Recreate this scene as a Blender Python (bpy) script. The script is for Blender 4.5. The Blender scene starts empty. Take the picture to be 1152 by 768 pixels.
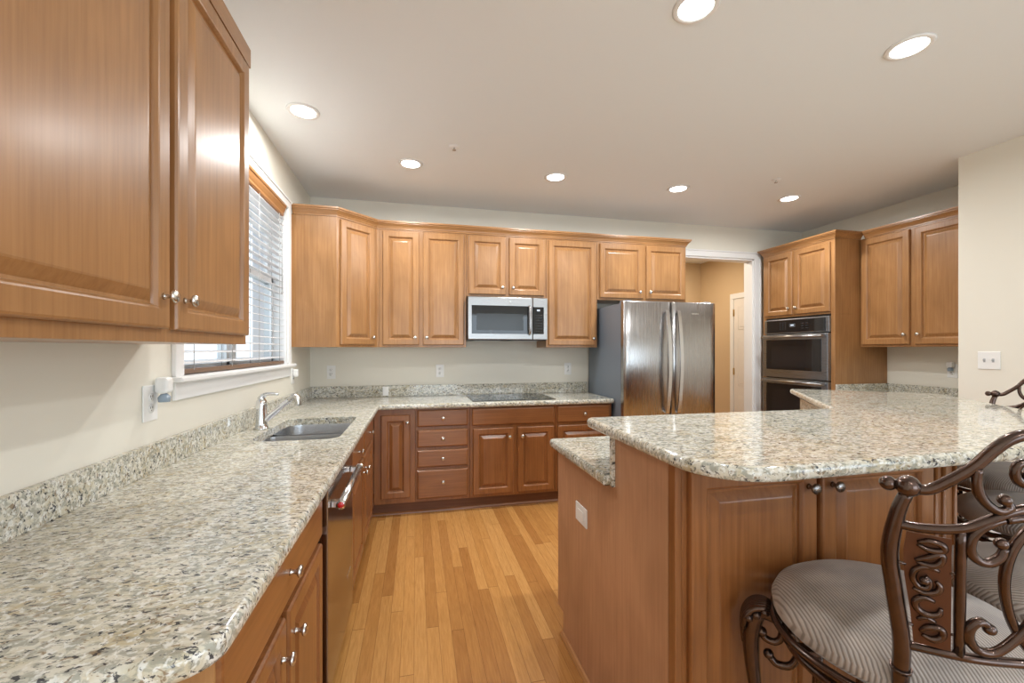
import bpy, bmesh, math, random
from mathutils import Vector, Matrix
from mathutils.geometry import tessellate_polygon
random.seed(7)
R = math.radians
PI = math.pi
COL = bpy.context.scene.collection
sc = bpy.context.scene

# ------------------------------------------------------------------ camera, world, lights, exposure
cam = bpy.data.cameras.new('camera')
cam.sensor_width = 36.0
cam.lens = 478.9 / 1152 * 36.0
cam.shift_y = (392.75 - 384) / 1152
cam.clip_start = 0.02
camo = bpy.data.objects.new('camera', cam)
COL.objects.link(camo)
camo.location = (0.946, 0.0, 1.36)
camo.rotation_euler = (R(90), 0, -0.221)
sc.camera = camo
sc.view_settings.view_transform = 'Standard'
sc.view_settings.look = 'None'
sc.view_settings.gamma = 1
sc.view_settings.use_curve_mapping = False
EXPOSURE = 0.24
sc.view_settings.exposure = EXPOSURE
SKY = 0.72            # world strength
DOWN = 11.8          # each recessed lamp, watts
FILL_BACK = 76.0      # fill from patio doors added unseen behind the camera
FILL_SIDE = 34.0  # fill from an added, unseen side window
DAY_WIN = 5.0       # daylight through the sink window
LAMP_COL = (0.97, 0.98, 0.98)
DAY_COL = (0.74, 0.88, 1.0)

w = bpy.data.worlds.new('world')
sc.world = w
w.use_nodes = True
nt = w.node_tree
bg = nt.nodes['Background']
tc = nt.nodes.new('ShaderNodeTexCoord')
sep = nt.nodes.new('ShaderNodeSeparateXYZ')
rmp = nt.nodes.new('ShaderNodeValToRGB')
rmp.color_ramp.elements[0].position = 0.0
rmp.color_ramp.elements[0].color = (0.85, 0.90, 0.95, 1)
rmp.color_ramp.elements[1].position = 0.6
rmp.color_ramp.elements[1].color = (0.62, 0.78, 1.0, 1)
nt.links.new(tc.outputs['Generated'], sep.inputs[0])
nt.links.new(sep.outputs[2], rmp.inputs[0])
nt.links.new(rmp.outputs[0], bg.inputs[0])
bg.inputs[1].default_value = SKY

def area(name, loc, rot, sx, sy, power, col, spread=180):
    l = bpy.data.lights.new(name, 'AREA')
    l.shape = 'RECTANGLE'
    l.size = sx
    l.size_y = sy
    l.energy = power
    l.color = col
    l.spread = R(spread)
    o = bpy.data.objects.new(name, l)
    COL.objects.link(o)
    o.location = loc
    o.rotation_euler = rot
    return o
# daylight at the sink window; fill at two unseen openings added behind
area('rear_fill', (2.4, -3.93, 1.25), (R(90), 0, 0), 3.2, 2.1, FILL_BACK, DAY_COL)
area('side_fill', (4.74, -1.9, 1.5), (R(90), 0, R(90)), 1.8, 1.5, FILL_SIDE, DAY_COL)
area('sink_window_daylight', (-0.20, 2.735, 1.78), (R(90), 0, R(-90)), 1.3, 0.95, DAY_WIN, DAY_COL)

# ------------------------------------------------------------------ materials
def newmat(name):
    m = bpy.data.materials.new(name)
    m.use_nodes = True
    n = m.node_tree
    b = n.nodes['Principled BSDF']
    return m, n, b

def simple(name, col, rough=0.5, metal=0.0, spec=None, emit=None, es=0, coat=0):
    m, n, b = newmat(name)
    b.inputs['Base Color'].default_value = (*col, 1)
    b.inputs['Roughness'].default_value = rough
    b.inputs['Metallic'].default_value = metal
    if spec is not None:
        b.inputs['Specular IOR Level'].default_value = spec
    if coat:
        b.inputs['Coat Weight'].default_value = coat
        b.inputs['Coat Roughness'].default_value = 0.05
    if emit:
        b.inputs['Emission Color'].default_value = (*emit, 1)
        b.inputs['Emission Strength'].default_value = es
    return m

def noise(n, vec, scale, detail=4, rough=0.5, dist=0.0):
    t = n.nodes.new('ShaderNodeTexNoise')
    t.inputs['Scale'].default_value = scale
    t.inputs['Detail'].default_value = detail
    t.inputs['Roughness'].default_value = rough
    t.inputs['Distortion'].default_value = dist
    n.links.new(vec, t.inputs['Vector'])
    return t.outputs['Fac']

def ramp(n, fac, stops):
    r = n.nodes.new('ShaderNodeValToRGB')
    e = r.color_ramp.elements
    while len(e) < len(stops):
        e.new(0.5)
    for i, (p, c) in enumerate(stops):
        e[i].position = p
        e[i].color = (*c, 1) if len(c) == 3 else c
    n.links.new(fac, r.inputs[0])
    return r.outputs[0]

def mixc(n, fac, a, b, mode='MIX'):
    m = n.nodes.new('ShaderNodeMix')
    m.data_type = 'RGBA'
    m.blend_type = mode
    for s, v in ((m.inputs[0], fac), (m.inputs[6], a), (m.inputs[7], b)):
        if isinstance(v, (int, float)):
            s.default_value = v
        elif isinstance(v, tuple):
            s.default_value = (*v, 1)
        else:
            n.links.new(v, s)
    return m.outputs[2]

def math_(n, op, a, b=None):
    m = n.nodes.new('ShaderNodeMath')
    m.operation = op
    for i, v in enumerate((a, b)):
        if v is None:
            continue
        if isinstance(v, (int, float)):
            m.inputs[i].default_value = v
        else:
            n.links.new(v, m.inputs[i])
    return m.outputs[0]

def coords(n, scale=(1, 1, 1), kind='Object', loc=(0, 0, 0), rot=(0, 0, 0)):
    t = n.nodes.new('ShaderNodeTexCoord')
    mp = n.nodes.new('ShaderNodeMapping')
    mp.inputs['Scale'].default_value = scale
    mp.inputs['Location'].default_value = loc
    mp.inputs['Rotation'].default_value = rot
    n.links.new(t.outputs[kind], mp.inputs[0])
    return mp.outputs[0]

def bump(n, b, h, strength, dist=0.002):
    u = n.nodes.new('ShaderNodeBump')
    u.inputs['Strength'].default_value = strength
    u.inputs['Distance'].default_value = dist
    n.links.new(h, u.inputs['Height'])
    n.links.new(u.outputs[0], b.inputs['Normal'])

def wood(name, c_dark, c_mid, c_light, axis='z', rough=0.32, coat=0.25):
    m, n, b = newmat(name)
    sc_ = {'z': (1, 1, 0.035), 'x': (0.035, 1, 1), 'y': (1, 0.035, 1)}[axis]
    oi = n.nodes.new('ShaderNodeObjectInfo')
    v = coords(n, sc_)
    vm = n.nodes.new('ShaderNodeVectorMath')
    vm.operation = 'ADD'
    cmb = n.nodes.new('ShaderNodeCombineXYZ')
    off = math_(n, 'MULTIPLY', oi.outputs['Random'], 7.0)
    for i in range(3):
        n.links.new(off, cmb.inputs[i])
    n.links.new(v, vm.inputs[0])
    n.links.new(cmb.outputs[0], vm.inputs[1])
    vv = vm.outputs[0]
    f1 = noise(n, vv, 85, 4, 0.55, 0.3)
    v2 = coords(n, tuple(0.5 + 0.5 * s if s < 1 else 1 for s in sc_))
    f2 = noise(n, v2, 5, 3, 0.5, 0.6)
    c = ramp(n, f1, [(0.20, c_dark), (0.5, c_mid), (0.80, c_light)])
    blot = ramp(n, f2, [(0.3, (0.80, 0.765, 0.73)), (0.7, (1.08, 1.07, 1.06))])
    c = mixc(n, 1.0, c, blot, 'MULTIPLY')
    n.links.new(c, b.inputs['Base Color'])
    b.inputs['Roughness'].default_value = rough
    b.inputs['Coat Weight'].default_value = coat
    b.inputs['Coat Roughness'].default_value = 0.22
    bump(n, b, f1, 0.05)
    return m

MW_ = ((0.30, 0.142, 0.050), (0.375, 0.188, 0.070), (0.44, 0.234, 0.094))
M = {}
M['wood_z'] = wood('maple_vertical', *MW_)
M['wood_x'] = wood('maple_horizontal', *MW_, axis='x')
M['wood_y'] = wood('maple_lengthwise', *MW_, axis='y')
MB_ = ((0.20, 0.073, 0.022), (0.275, 0.107, 0.033), (0.335, 0.137, 0.045))  # same maple as the uppers; shade on lower fronts put into the colour
M['base_z'] = wood('shaded_maple_vertical', *MB_)
M['base_x'] = wood('shaded_maple_horizontal', *MB_, axis='x')
M['panel'] = wood('peninsula_laminate', (0.43, 0.220, 0.118), (0.50, 0.268, 0.148), (0.55, 0.305, 0.175), rough=0.42, coat=0.1)
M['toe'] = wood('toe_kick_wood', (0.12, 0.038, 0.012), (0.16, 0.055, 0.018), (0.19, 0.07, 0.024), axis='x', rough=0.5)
M['oak_trim'] = wood('oak_moulding', (0.34, 0.155, 0.052), (0.44, 0.21, 0.075), (0.52, 0.26, 0.10), axis='y')

def make_granite():
    m, n, b = newmat('granite')
    v = coords(n, (1, 1, 1))
    vs = coords(n, (0.7, 1.3, 1.0), rot=(0, 0, 0.3))
    f_big = noise(n, vs, 14, 4, 0.6, 0.8)
    base = ramp(n, f_big, [(0.30, (0.49, 0.41, 0.26)), (0.45, (0.60, 0.56, 0.44)), (0.58, (0.69, 0.665, 0.58)), (0.75, (0.58, 0.48, 0.30))])
    f_g = noise(n, vs, 55, 4, 0.62, 0.6)
    g = ramp(n, f_g, [(0.47, (0.0,)*3), (0.56, (1.0,)*3)])
    base = mixc(n, math_(n, 'MULTIPLY', g, 0.72), base, (0.28, 0.285, 0.24))
    f_w = noise(n, v, 80, 3, 0.5, 0.4)
    wh = ramp(n, f_w, [(0.54, (0.0,)*3), (0.62, (1.0,)*3)])
    base = mixc(n, math_(n, 'MULTIPLY', wh, 0.75), base, (0.80, 0.80, 0.76))
    f_b = noise(n, vs, 66, 5, 0.62, 0.8)
    br = ramp(n, f_b, [(0.59, (0.0,)*3), (0.64, (1.0,)*3)])
    base = mixc(n, math_(n, 'MULTIPLY', br, 0.8), base, (0.23, 0.155, 0.085))
    f_d = noise(n, vs, 90, 4, 0.6, 0.6)
    dk = ramp(n, f_d, [(0.582, (0.0,)*3), (0.622, (1.0,)*3)])
    base = mixc(n, math_(n, 'MULTIPLY', dk, 0.92), base, (0.035, 0.036, 0.046))
    n.links.new(base, b.inputs['Base Color'])
    b.inputs['Roughness'].default_value = 0.07
    b.inputs['Specular IOR Level'].default_value = 0.55
    return m
M['granite'] = make_granite()

def make_floor():
    m, n, b = newmat('oak_strip_floor')
    t = n.nodes.new('ShaderNodeTexCoord')
    s = n.nodes.new('ShaderNodeSeparateXYZ')
    n.links.new(t.outputs['Object'], s.inputs[0])
    W, L = 0.0585, 1.35
    xi = math_(n, 'DIVIDE', s.outputs[0], W)
    ix = math_(n, 'FLOOR', xi)
    wn = n.nodes.new('ShaderNodeTexWhiteNoise')
    wn.noise_dimensions = '1D'
    n.links.new(ix, wn.inputs['W'])
    yo = math_(n, 'ADD', math_(n, 'DIVIDE', s.outputs[1], L), math_(n, 'MULTIPLY', wn.outputs['Value'], 9.0))
    iy = math_(n, 'FLOOR', yo)
    cid = math_(n, 'ADD', math_(n, 'MULTIPLY', ix, 13.7), math_(n, 'MULTIPLY', iy, 3.31))
    w2 = n.nodes.new('ShaderNodeTexWhiteNoise')
    w2.noise_dimensions = '1D'
    n.links.new(cid, w2.inputs['W'])
    col = ramp(n, w2.outputs['Value'], [(0.0, (0.39, 0.172, 0.046)), (0.3, (0.50, 0.24, 0.068)), (0.7, (0.55, 0.275, 0.082)), (1.0, (0.585, 0.305, 0.098))])
    c3 = n.nodes.new('ShaderNodeCombineXYZ')
    n.links.new(math_(n, 'MULTIPLY', s.outputs[0], 1.0), c3.inputs[0])
    n.links.new(math_(n, 'MULTIPLY', s.outputs[1], 0.07), c3.inputs[1])
    n.links.new(math_(n, 'MULTIPLY', cid, 0.37), c3.inputs[2])
    g = noise(n, c3.outputs[0], 120, 5, 0.65, 0.5)
    gr = ramp(n, g, [(0.3, (0.80, 0.76, 0.70)), (0.7, (1.08, 1.08, 1.08))])
    col = mixc(n, 1.0, col, gr, 'MULTIPLY')
    fx = math_(n, 'FRACT', xi)
    ex = math_(n, 'MINIMUM', fx, math_(n, 'SUBTRACT', 1.0, fx))
    gx = math_(n, 'LESS_THAN', ex, 0.014)
    fy = math_(n, 'FRACT', yo)
    ey = math_(n, 'LESS_THAN', math_(n, 'MINIMUM', fy, math_(n, 'SUBTRACT', 1.0, fy)), 0.0012)
    gap = math_(n, 'MAXIMUM', gx, ey)
    col = mixc(n, math_(n, 'MULTIPLY', gap, 0.7), col, (0.13, 0.05, 0.015))
    n.links.new(col, b.inputs['Base Color'])
    b.inputs['Roughness'].default_value = 0.27
    b.inputs['Coat Weight'].default_value = 0.2
    b.inputs['Coat Roughness'].default_value = 0.18
    bump(n, b, math_(n, 'SUBTRACT', 1.0, gap), 0.15, 0.001)
    return m
M['floor'] = make_floor()

def paint(name, col, rough=0.6):
    m, n, b = newmat(name)
    v = coords(n, (1, 1, 1))
    f = noise(n, v, 180, 3, 0.6)
    b.inputs['Base Color'].default_value = (*col, 1)
    b.inputs['Roughness'].default_value = rough
    bump(n, b, f, 0.06, 0.001)
    return m
M['wall'] = paint('cream_wall_paint', (0.80, 0.77, 0.675))
M['ceiling'] = paint('ceiling_paint', (0.85, 0.885, 0.905), 0.8)
M['hall'] = paint('tan_hall_paint', (0.66, 0.49, 0.30))
M['white'] = simple('white_trim_paint', (0.84, 0.84, 0.83), 0.35)
M['doorwhite'] = simple('door_paint', (0.82, 0.78, 0.73), 0.4)
M['plastic'] = simple('white_plastic', (0.86, 0.86, 0.84), 0.3)
M['slot'] = simple('dark_slot', (0.05, 0.05, 0.05), 0.5)
M['greyplastic'] = simple('grey_plastic', (0.45, 0.46, 0.47), 0.35)
M['bluegel'] = simple('tinted_bottle', (0.30, 0.38, 0.46), 0.15)
M['chrome'] = simple('chrome', (0.80, 0.81, 0.83), 0.10, 1.0)
M['nickel'] = simple('brushed_nickel', (0.66, 0.64, 0.60), 0.26, 1.0)
M['knob_dark'] = simple('dark_pewter', (0.30, 0.28, 0.27), 0.25, 1.0)
M['brass'] = simple('brass_hinge', (0.55, 0.40, 0.18), 0.35, 1.0)
M['black'] = simple('black_plastic', (0.012, 0.012, 0.014), 0.35)
M['blackglass'] = simple('black_glass', (0.010, 0.011, 0.013), 0.04, 0.0, 0.6)
M['mwglass'] = simple('microwave_window_glass', (0.040, 0.044, 0.046), 0.12, 0.0, 0.3)
M['ovenglass'] = simple('oven_window_glass', (0.018, 0.018, 0.020), 0.05, 0.0, 0.6)
M['burner'] = simple('burner_print', (0.10, 0.11, 0.12), 0.15)
M['mark'] = simple('printed_mark', (0.55, 0.57, 0.60), 0.4)
M['display'] = simple('lit_display', (0.05, 0.05, 0.05), 0.3, emit=(0.75, 0.85, 1.0), es=0.9)
M['red'] = simple('red_medallion', (0.55, 0.012, 0.015), 0.2, coat=0.5)
M['fridgeside'] = simple('grey_fridge_side', (0.19, 0.22, 0.26), 0.38, 0.25)
M['slat'] = simple('blind_slat', (0.70, 0.675, 0.66), 0.45)
M['cord'] = simple('blind_cord', (0.45, 0.44, 0.42), 0.7)
M['railwood'] = simple('blind_bottom_rail_wood', (0.17, 0.10, 0.06), 0.5)
M['siding'] = simple('house_siding', (0.55, 0.57, 0.60), 0.8)
M['lawn'] = simple('lawn', (0.12, 0.17, 0.07), 0.9)
M['roofing'] = simple('roofing', (0.12, 0.11, 0.11), 0.9)

def stainless(name, col, rough, axis):
    m, n, b = newmat(name)
    s = {'z': (60, 60, 0.6), 'x': (0.6, 60, 60), 'y': (60, 0.6, 60)}[axis]
    f = noise(n, coords(n, s), 6, 3, 0.6)
    b.inputs['Base Color'].default_value = (*col, 1)
    b.inputs['Metallic'].default_value = 1.0
    rr = ramp(n, f, [(0.3, (rough * 0.8,)*3), (0.7, (rough * 1.25,)*3)])
    n.links.new(rr, b.inputs['Roughness'])
    bump(n, b, f, 0.02, 0.0005)
    return m
M['steel_v'] = stainless('brushed_steel_vertical', (0.46, 0.455, 0.455), 0.25, 'z')
M['steel_h'] = stainless('brushed_steel_horizontal', (0.36, 0.355, 0.35), 0.30, 'x')
M['handle'] = stainless('polished_handle_steel', (0.68, 0.68, 0.69), 0.20, 'z')
M['steel_sink'] = stainless('sink_steel', (0.50, 0.51, 0.53), 0.30, 'y')
M['slate'] = stainless('dark_steel', (0.33, 0.36, 0.41), 0.30, 'x')
M['dwsteel'] = stainless('dishwasher_steel', (0.30, 0.27, 0.25), 0.15, 'x')

def make_bronze():
    m, n, b = newmat('antique_bronze')
    f = noise(n, coords(n), 45, 4, 0.6)
    c = ramp(n, f, [(0.3, (0.060, 0.036, 0.028)), (0.7, (0.105, 0.062, 0.047))])
    n.links.new(c, b.inputs['Base Color'])
    b.inputs['Metallic'].default_value = 0.9
    b.inputs['Roughness'].default_value = 0.24
    b.inputs['Coat Weight'].default_value = 0.6
    b.inputs['Coat Roughness'].default_value = 0.10
    return m
M['bronze'] = make_bronze()
M['bronze_plate'] = simple('bronze_plate', (0.12, 0.058, 0.036), 0.33, 0.7)

def make_fabric():
    m, n, b = newmat('ribbed_chenille')
    v = coords(n)
    wv = n.nodes.new('ShaderNodeTexWave')
    wv.wave_type = 'BANDS'
    wv.bands_direction = 'X'
    wv.inputs['Scale'].default_value = 48
    wv.inputs['Distortion'].default_value = 0.35
    wv.inputs['Detail'].default_value = 1
    wv.inputs['Detail Scale'].default_value = 0.6
    n.links.new(v, wv.inputs['Vector'])
    f2 = noise(n, v, 9, 4, 0.6)
    c = ramp(n, wv.outputs['Fac'], [(0.10, (0.21, 0.175, 0.15)), (0.55, (0.40, 0.355, 0.32))])
    wear = ramp(n, f2, [(0.35, (0.82, 0.82, 0.84)), (0.65, (1.15, 1.12, 1.1))])
    c = mixc(n, 1.0, c, wear, 'MULTIPLY')
    n.links.new(c, b.inputs['Base Color'])
    b.inputs['Roughness'].default_value = 0.75
    b.inputs['Sheen Weight'].default_value = 0.35
    b.inputs['Sheen Roughness'].default_value = 0.4
    bump(n, b, wv.outputs['Fac'], 0.5, 0.002)
    return m
M['fabric'] = make_fabric()

m, n, b = newmat('window_glass')
b.inputs['Roughness'].default_value = 0.0
b.inputs['Transmission Weight'].default_value = 1.0
b.inputs['IOR'].default_value = 1.0
b.inputs['Specular IOR Level'].default_value = 0.2
M['glass'] = m

# ------------------------------------------------------------------ mesh helpers
def box(bm, x0, x1, y0, y1, z0, z1, bev=0.0, seg=2):
    r = bmesh.ops.create_cube(bm, size=1.0)
    vs = r['verts']
    for v in vs:
        v.co = Vector(((x0 + x1) / 2 + v.co.x * (x1 - x0), (y0 + y1) / 2 + v.co.y * (y1 - y0), (z0 + z1) / 2 + v.co.z * (z1 - z0)))
    if bev > 0:
        es = set()
        for v in vs:
            es.update(v.link_edges)
        bmesh.ops.bevel(bm, geom=list(es), offset=bev, segments=seg, affect='EDGES', profile=0.5)
    return bm

def catmull(pts, n=8, closed=False):
    P = [Vector(p) for p in pts]
    out = []
    m_ = len(P)
    rng = m_ if closed else m_ - 1
    for i in range(rng):
        p0 = P[(i - 1) % m_] if (closed or i > 0) else P[0] * 2 - P[1]
        p1 = P[i]
        p2 = P[(i + 1) % m_]
        p3 = P[(i + 2) % m_] if (closed or i + 2 < m_) else P[-1] * 2 - P[-2]
        for k in range(n):
            t = k / n
            out.append(0.5 * ((2 * p1) + (p2 - p0) * t + (2 * p0 - 5 * p1 + 4 * p2 - p3) * t * t + (3 * p1 - p0 - 3 * p2 + p3) * t ** 3))
    if not closed:
        out.append(P[-1].copy())
    return out

def tube(bm, pts, r, sides=10, closed=False, smooth=0, caps=True):
    """r: number or list matching pts (before smoothing)"""
    P = [Vector(p) for p in pts]
    rr = list(r) if isinstance(r, (list, tuple)) else [r] * len(P)
    if smooth:
        Q = catmull(P, smooth, closed)
        L = len(Q)
        R_ = []
        for i in range(L):
            t = i / smooth
            a = int(t) % len(rr)
            b_ = (a + 1) % len(rr) if (closed or a + 1 < len(rr)) else a
            R_.append(rr[a] * (1 - t % 1) + rr[b_] * (t % 1))
        P, rr = Q, R_
    n_ = len(P)
    rings = []
    up = None
    for i in range(n_):
        if closed:
            t = (P[(i + 1) % n_] - P[i - 1]).normalized()
        else:
            t = (P[min(i + 1, n_ - 1)] - P[max(i - 1, 0)]).normalized()
        if up is None:
            up = Vector((0, 0, 1)) if abs(t.z) < 0.9 else Vector((1, 0, 0))
        u = (up - t * up.dot(t))
        if u.length < 1e-6:
            u = t.orthogonal()
        u.normalize()
        up = u
        v = t.cross(u)
        rings.append([bm.verts.new(P[i] + (u * math.cos(a) + v * math.sin(a)) * rr[i]) for a in [2 * PI * k / sides for k in range(sides)]])
    for i in range(n_ if closed else n_ - 1):
        A, B = rings[i], rings[(i + 1) % n_]
        for k in range(sides):
            f = bm.faces.new((A[k], A[(k + 1) % sides], B[(k + 1) % sides], B[k]))
            f.smooth = True
    if caps and not closed:
        bm.faces.new(list(reversed(rings[0])))
        bm.faces.new(rings[-1])
    return bm

def lathe(bm, prof, c=(0, 0, 0), axis=(0, 0, 1), sides=24, smooth=True):
    c = Vector(c)
    q = Vector((0, 0, 1)).rotation_difference(Vector(axis))
    rings = []
    for (r, h) in prof:
        if r < 1e-6:
            rings.append([bm.verts.new(c + q @ Vector((0, 0, h)))])
        else:
            rings.append([bm.verts.new(c + q @ Vector((r * math.cos(2 * PI * k / sides), r * math.sin(2 * PI * k / sides), h))) for k in range(sides)])
    for A, B in zip(rings, rings[1:]):
        for k in range(sides):
            k2 = (k + 1) % sides
            if len(A) == 1 and len(B) == 1:
                continue
            if len(A) == 1:
                f = bm.faces.new((A[0], B[k2], B[k]))
            elif len(B) == 1:
                f = bm.faces.new((A[k], A[k2], B[0]))
            else:
                f = bm.faces.new((A[k], A[k2], B[k2], B[k]))
            f.smooth = smooth
    return bm

def ball(bm, c, r, sx=1, sy=1, sz=1, seg=14):
    ret = bmesh.ops.create_uvsphere(bm, u_segments=seg, v_segments=max(6, seg // 2 + 1), radius=1)
    for v in ret['verts']:
        v.co = Vector((c[0] + v.co.x * r * sx, c[1] + v.co.y * r * sy, c[2] + v.co.z * r * sz))
        for f in v.link_faces:
            f.smooth = True
    return bm

def inset_poly(poly, d):
    out = []
    n_ = len(poly)
    for i in range(n_):
        p0, p1, p2 = Vector(poly[i - 1]), Vector(poly[i]), Vector(poly[(i + 1) % n_])
        e1 = (p1 - p0).normalized()
        e2 = (p2 - p1).normalized()
        n1 = Vector((-e1.y, e1.x))
        n2 = Vector((-e2.y, e2.x))
        b_ = n1 + n2
        if b_.length < 1e-6:
            b_ = n1
        b_.normalize()
        k = d / max(0.3, b_.dot(n1))
        out.append((p1.x + b_.x * k, p1.y + b_.y * k))
    return out

def round_poly(poly, radii, seg=6):
    out = []
    n_ = len(poly)
    for i in range(n_):
        r = radii[i] if isinstance(radii, (list, tuple)) else radii
        p0, p1, p2 = Vector(poly[i - 1]), Vector(poly[i]), Vector(poly[(i + 1) % n_])
        if r <= 0:
            out.append(tuple(p1))
            continue
        a = (p0 - p1).normalized()
        b_ = (p2 - p1).normalized()
        ang = a.angle(b_)
        t = r / math.tan(ang / 2)
        s, e = p1 + a * t, p1 + b_ * t
        cdir = (a + b_).normalized()
        c = p1 + cdir * (r / math.sin(ang / 2))
        v0, v1 = s - c, e - c
        a0 = math.atan2(v0.y, v0.x)
        da = (math.atan2(v1.y, v1.x) - a0 + PI) % (2 * PI) - PI
        for k in range(seg + 1):
            q = a0 + da * k / seg
            out.append((c.x + r * math.cos(q), c.y + r * math.sin(q)))
    return out

def slab(bm, poly, z0, z1, hole=None, edge=0.012):
    """poly CCW. stone slab with eased edge and an optional hole (CCW)."""
    e = edge
    prof = [(e, z1), (e * 0.3, z1 - e * 0.3), (0, z1 - e), (0, z0 + e), (e * 0.3, z0 + e * 0.3), (e, z0)] if e > 0 else [(0, z1), (0, z0)]
    rings = [[bm.verts.new((x, y, z)) for x, y in (inset_poly(poly, d) if d else poly)] for d, z in prof]
    n_ = len(poly)
    for A, B in zip(rings, rings[1:]):
        for k in range(n_):
            f = bm.faces.new((B[k], B[(k + 1) % n_], A[(k + 1) % n_], A[k]))
            f.smooth = e > 0
    hv = None
    if hole:
        hv = [[bm.verts.new((x, y, z)) for x, y in hole] for z in (z1, z0)]
        m_ = len(hole)
        for k in range(m_):
            bm.faces.new((hv[0][k], hv[0][(k + 1) % m_], hv[1][(k + 1) % m_], hv[1][k]))
    for idx, ring in ((0, rings[0]), (1, rings[-1])):
        loops = [[v.co.copy() for v in ring]]
        vs = list(ring)
        if hole:
            loops.append([v.co.copy() for v in hv[idx]])
            vs += hv[idx]
        for t in tessellate_polygon(loops):
            try:
                bm.faces.new([vs[i] for i in t])
            except ValueError:
                pass
    bmesh.ops.recalc_face_normals(bm, faces=bm.faces)
    return bm

def sweep(bm, path, prof):
    """profile (out, z) swept along a 2D polyline; out = to the right of travel"""
    n_ = len(path)
    rings = []
    for i in range(n_):
        p = Vector(path[i])
        e1 = (p - Vector(path[i - 1])).normalized() if i > 0 else None
        e2 = (Vector(path[i + 1]) - p).normalized() if i < n_ - 1 else None
        if e1 is None: e1 = e2
        if e2 is None: e2 = e1
        n1 = Vector((e1.y, -e1.x)); n2 = Vector((e2.y, -e2.x))
        b_ = (n1 + n2).normalized()
        k = 1 / max(0.3, b_.dot(n1))
        rings.append([bm.verts.new((p.x + b_.x * k * o, p.y + b_.y * k * o, z)) for o, z in prof])
    m_ = len(prof)
    for A, B in zip(rings, rings[1:]):
        for k in range(m_):
            bm.faces.new((A[k], A[(k + 1) % m_], B[(k + 1) % m_], B[k]))
    bm.faces.new(rings[0]); bm.faces.new(list(reversed(rings[-1])))
    bmesh.ops.recalc_face_normals(bm, faces=bm.faces)
    return bm

def NB():
    return bmesh.new()

def obj(name, bm, mat, parent=None, loc=None, rotz=0):
    me = bpy.data.meshes.new(name)
    bm.normal_update()
    bm.to_mesh(me)
    bm.free()
    me.materials.append(M[mat] if isinstance(mat, str) else mat)
    o = bpy.data.objects.new(name, me)
    COL.objects.link(o)
    if parent is not None:
        o.parent = parent
    if loc is not None:
        o.location = loc
        o.rotation_euler = (0, 0, rotz)
    return o

def tag(o, label=None, cat=None, group=None, kind=None):
    if label: o['label'] = label
    if cat: o['category'] = cat
    if group: o['group'] = group
    if kind: o['kind'] = kind
    return o

def thing(name, label, cat, loc=(0, 0, 0), rotz=0, group=None):
    o = bpy.data.objects.new(name, None)
    o.empty_display_size = 0.1
    COL.objects.link(o)
    o.location = loc
    o.rotation_euler = (0, 0, rotz)
    return tag(o, label, cat, group)

def struct(name, bm, mat, label=None):
    o = obj(name, bm, mat)
    o['kind'] = 'structure'
    if label: o['label'] = label
    return o

def copy_tree(o, parent=None):
    c = o.copy()
    COL.objects.link(c)
    c.parent = parent
    for ch in list(o.children):
        copy_tree(ch, c)
    return c

# ------------------------------------------------------------------ the room
D, H, W, JX, JY = 4.197, 2.752, 5.43, 4.80, 2.314
YB = -4.0
T = 0.15
WIN = (2.00, 3.47, 1.25, 2.415)      # sink window y0 y1 z0 z1
bm = NB(); box(bm, -T, W + T, YB - T, D, -0.1, 0); struct('floor', bm, 'floor')
bm = NB(); box(bm, -T, W + T, YB - T, D + T, H, H + 0.1); struct('ceiling', bm, 'ceiling')
bm = NB()
box(bm, -T, 0, YB, WIN[0], 0, H); box(bm, -T, 0, WIN[1], D + T, 0, H)
box(bm, -T, 0, WIN[0], WIN[1], 0, WIN[2] - 0.02); box(bm, -T, 0, WIN[0], WIN[1], WIN[3], H)
struct('wall_left', bm, 'wall')
OP = (3.78, 4.755, 2.40)            # doorway x0 x1 head
bm = NB()
box(bm, 0, OP[0], D, D + 0.12, 0, H); box(bm, OP[1], W + T, D, D + 0.12, 0, H); box(bm, OP[0], OP[1], D, D + 0.12, OP[2], H)
struct('wall_back', bm, 'wall')
bm = NB(); box(bm, W, W + T, JY, D, 0, H); struct('wall_right', bm, 'wall')
bm = NB()
box(bm, JX, W + T, -0.9, JY, 0, H); box(bm, JX, JX + T, YB, -2.9, 0, H)
box(bm, JX, JX + T, -2.9, -0.9, 0, 0.75); box(bm, JX, JX + T, -2.9, -0.9, 2.25, H)
struct('wall_right_front', bm, 'wall')
bm = NB()
box(bm, -T, 0.7, YB - T, YB, 0, H); box(bm, 4.1, JX + T, YB - T, YB, 0, H); box(bm, 0.7, 4.1, YB - T, YB, 2.3, H)
struct('wall_behind', bm, 'wall')
bm = NB()
for x in (0.7, 1.8, 2.95, 4.04):
    box(bm, x, x + 0.06, YB - 0.1, YB - 0.04, 0, 2.3)
box(bm, 0.7, 4.1, YB - 0.1, YB - 0.04, 2.24, 2.3); box(bm, 0.7, 4.1, YB - 0.1, YB - 0.04, 0, 0.1)
struct('door_1', bm, 'white')  # unseen patio doors, added to let the rear fill in
bm = NB(); box(bm, JX, JX + 0.014, JY - 5, JY, 0, 0.0); bm.clear()
box(bm, JX - 0.014, JX, -0.9, JY - 0.001, 0, 0.12, 0.004); struct('baseboard_right', bm, 'white')

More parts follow.
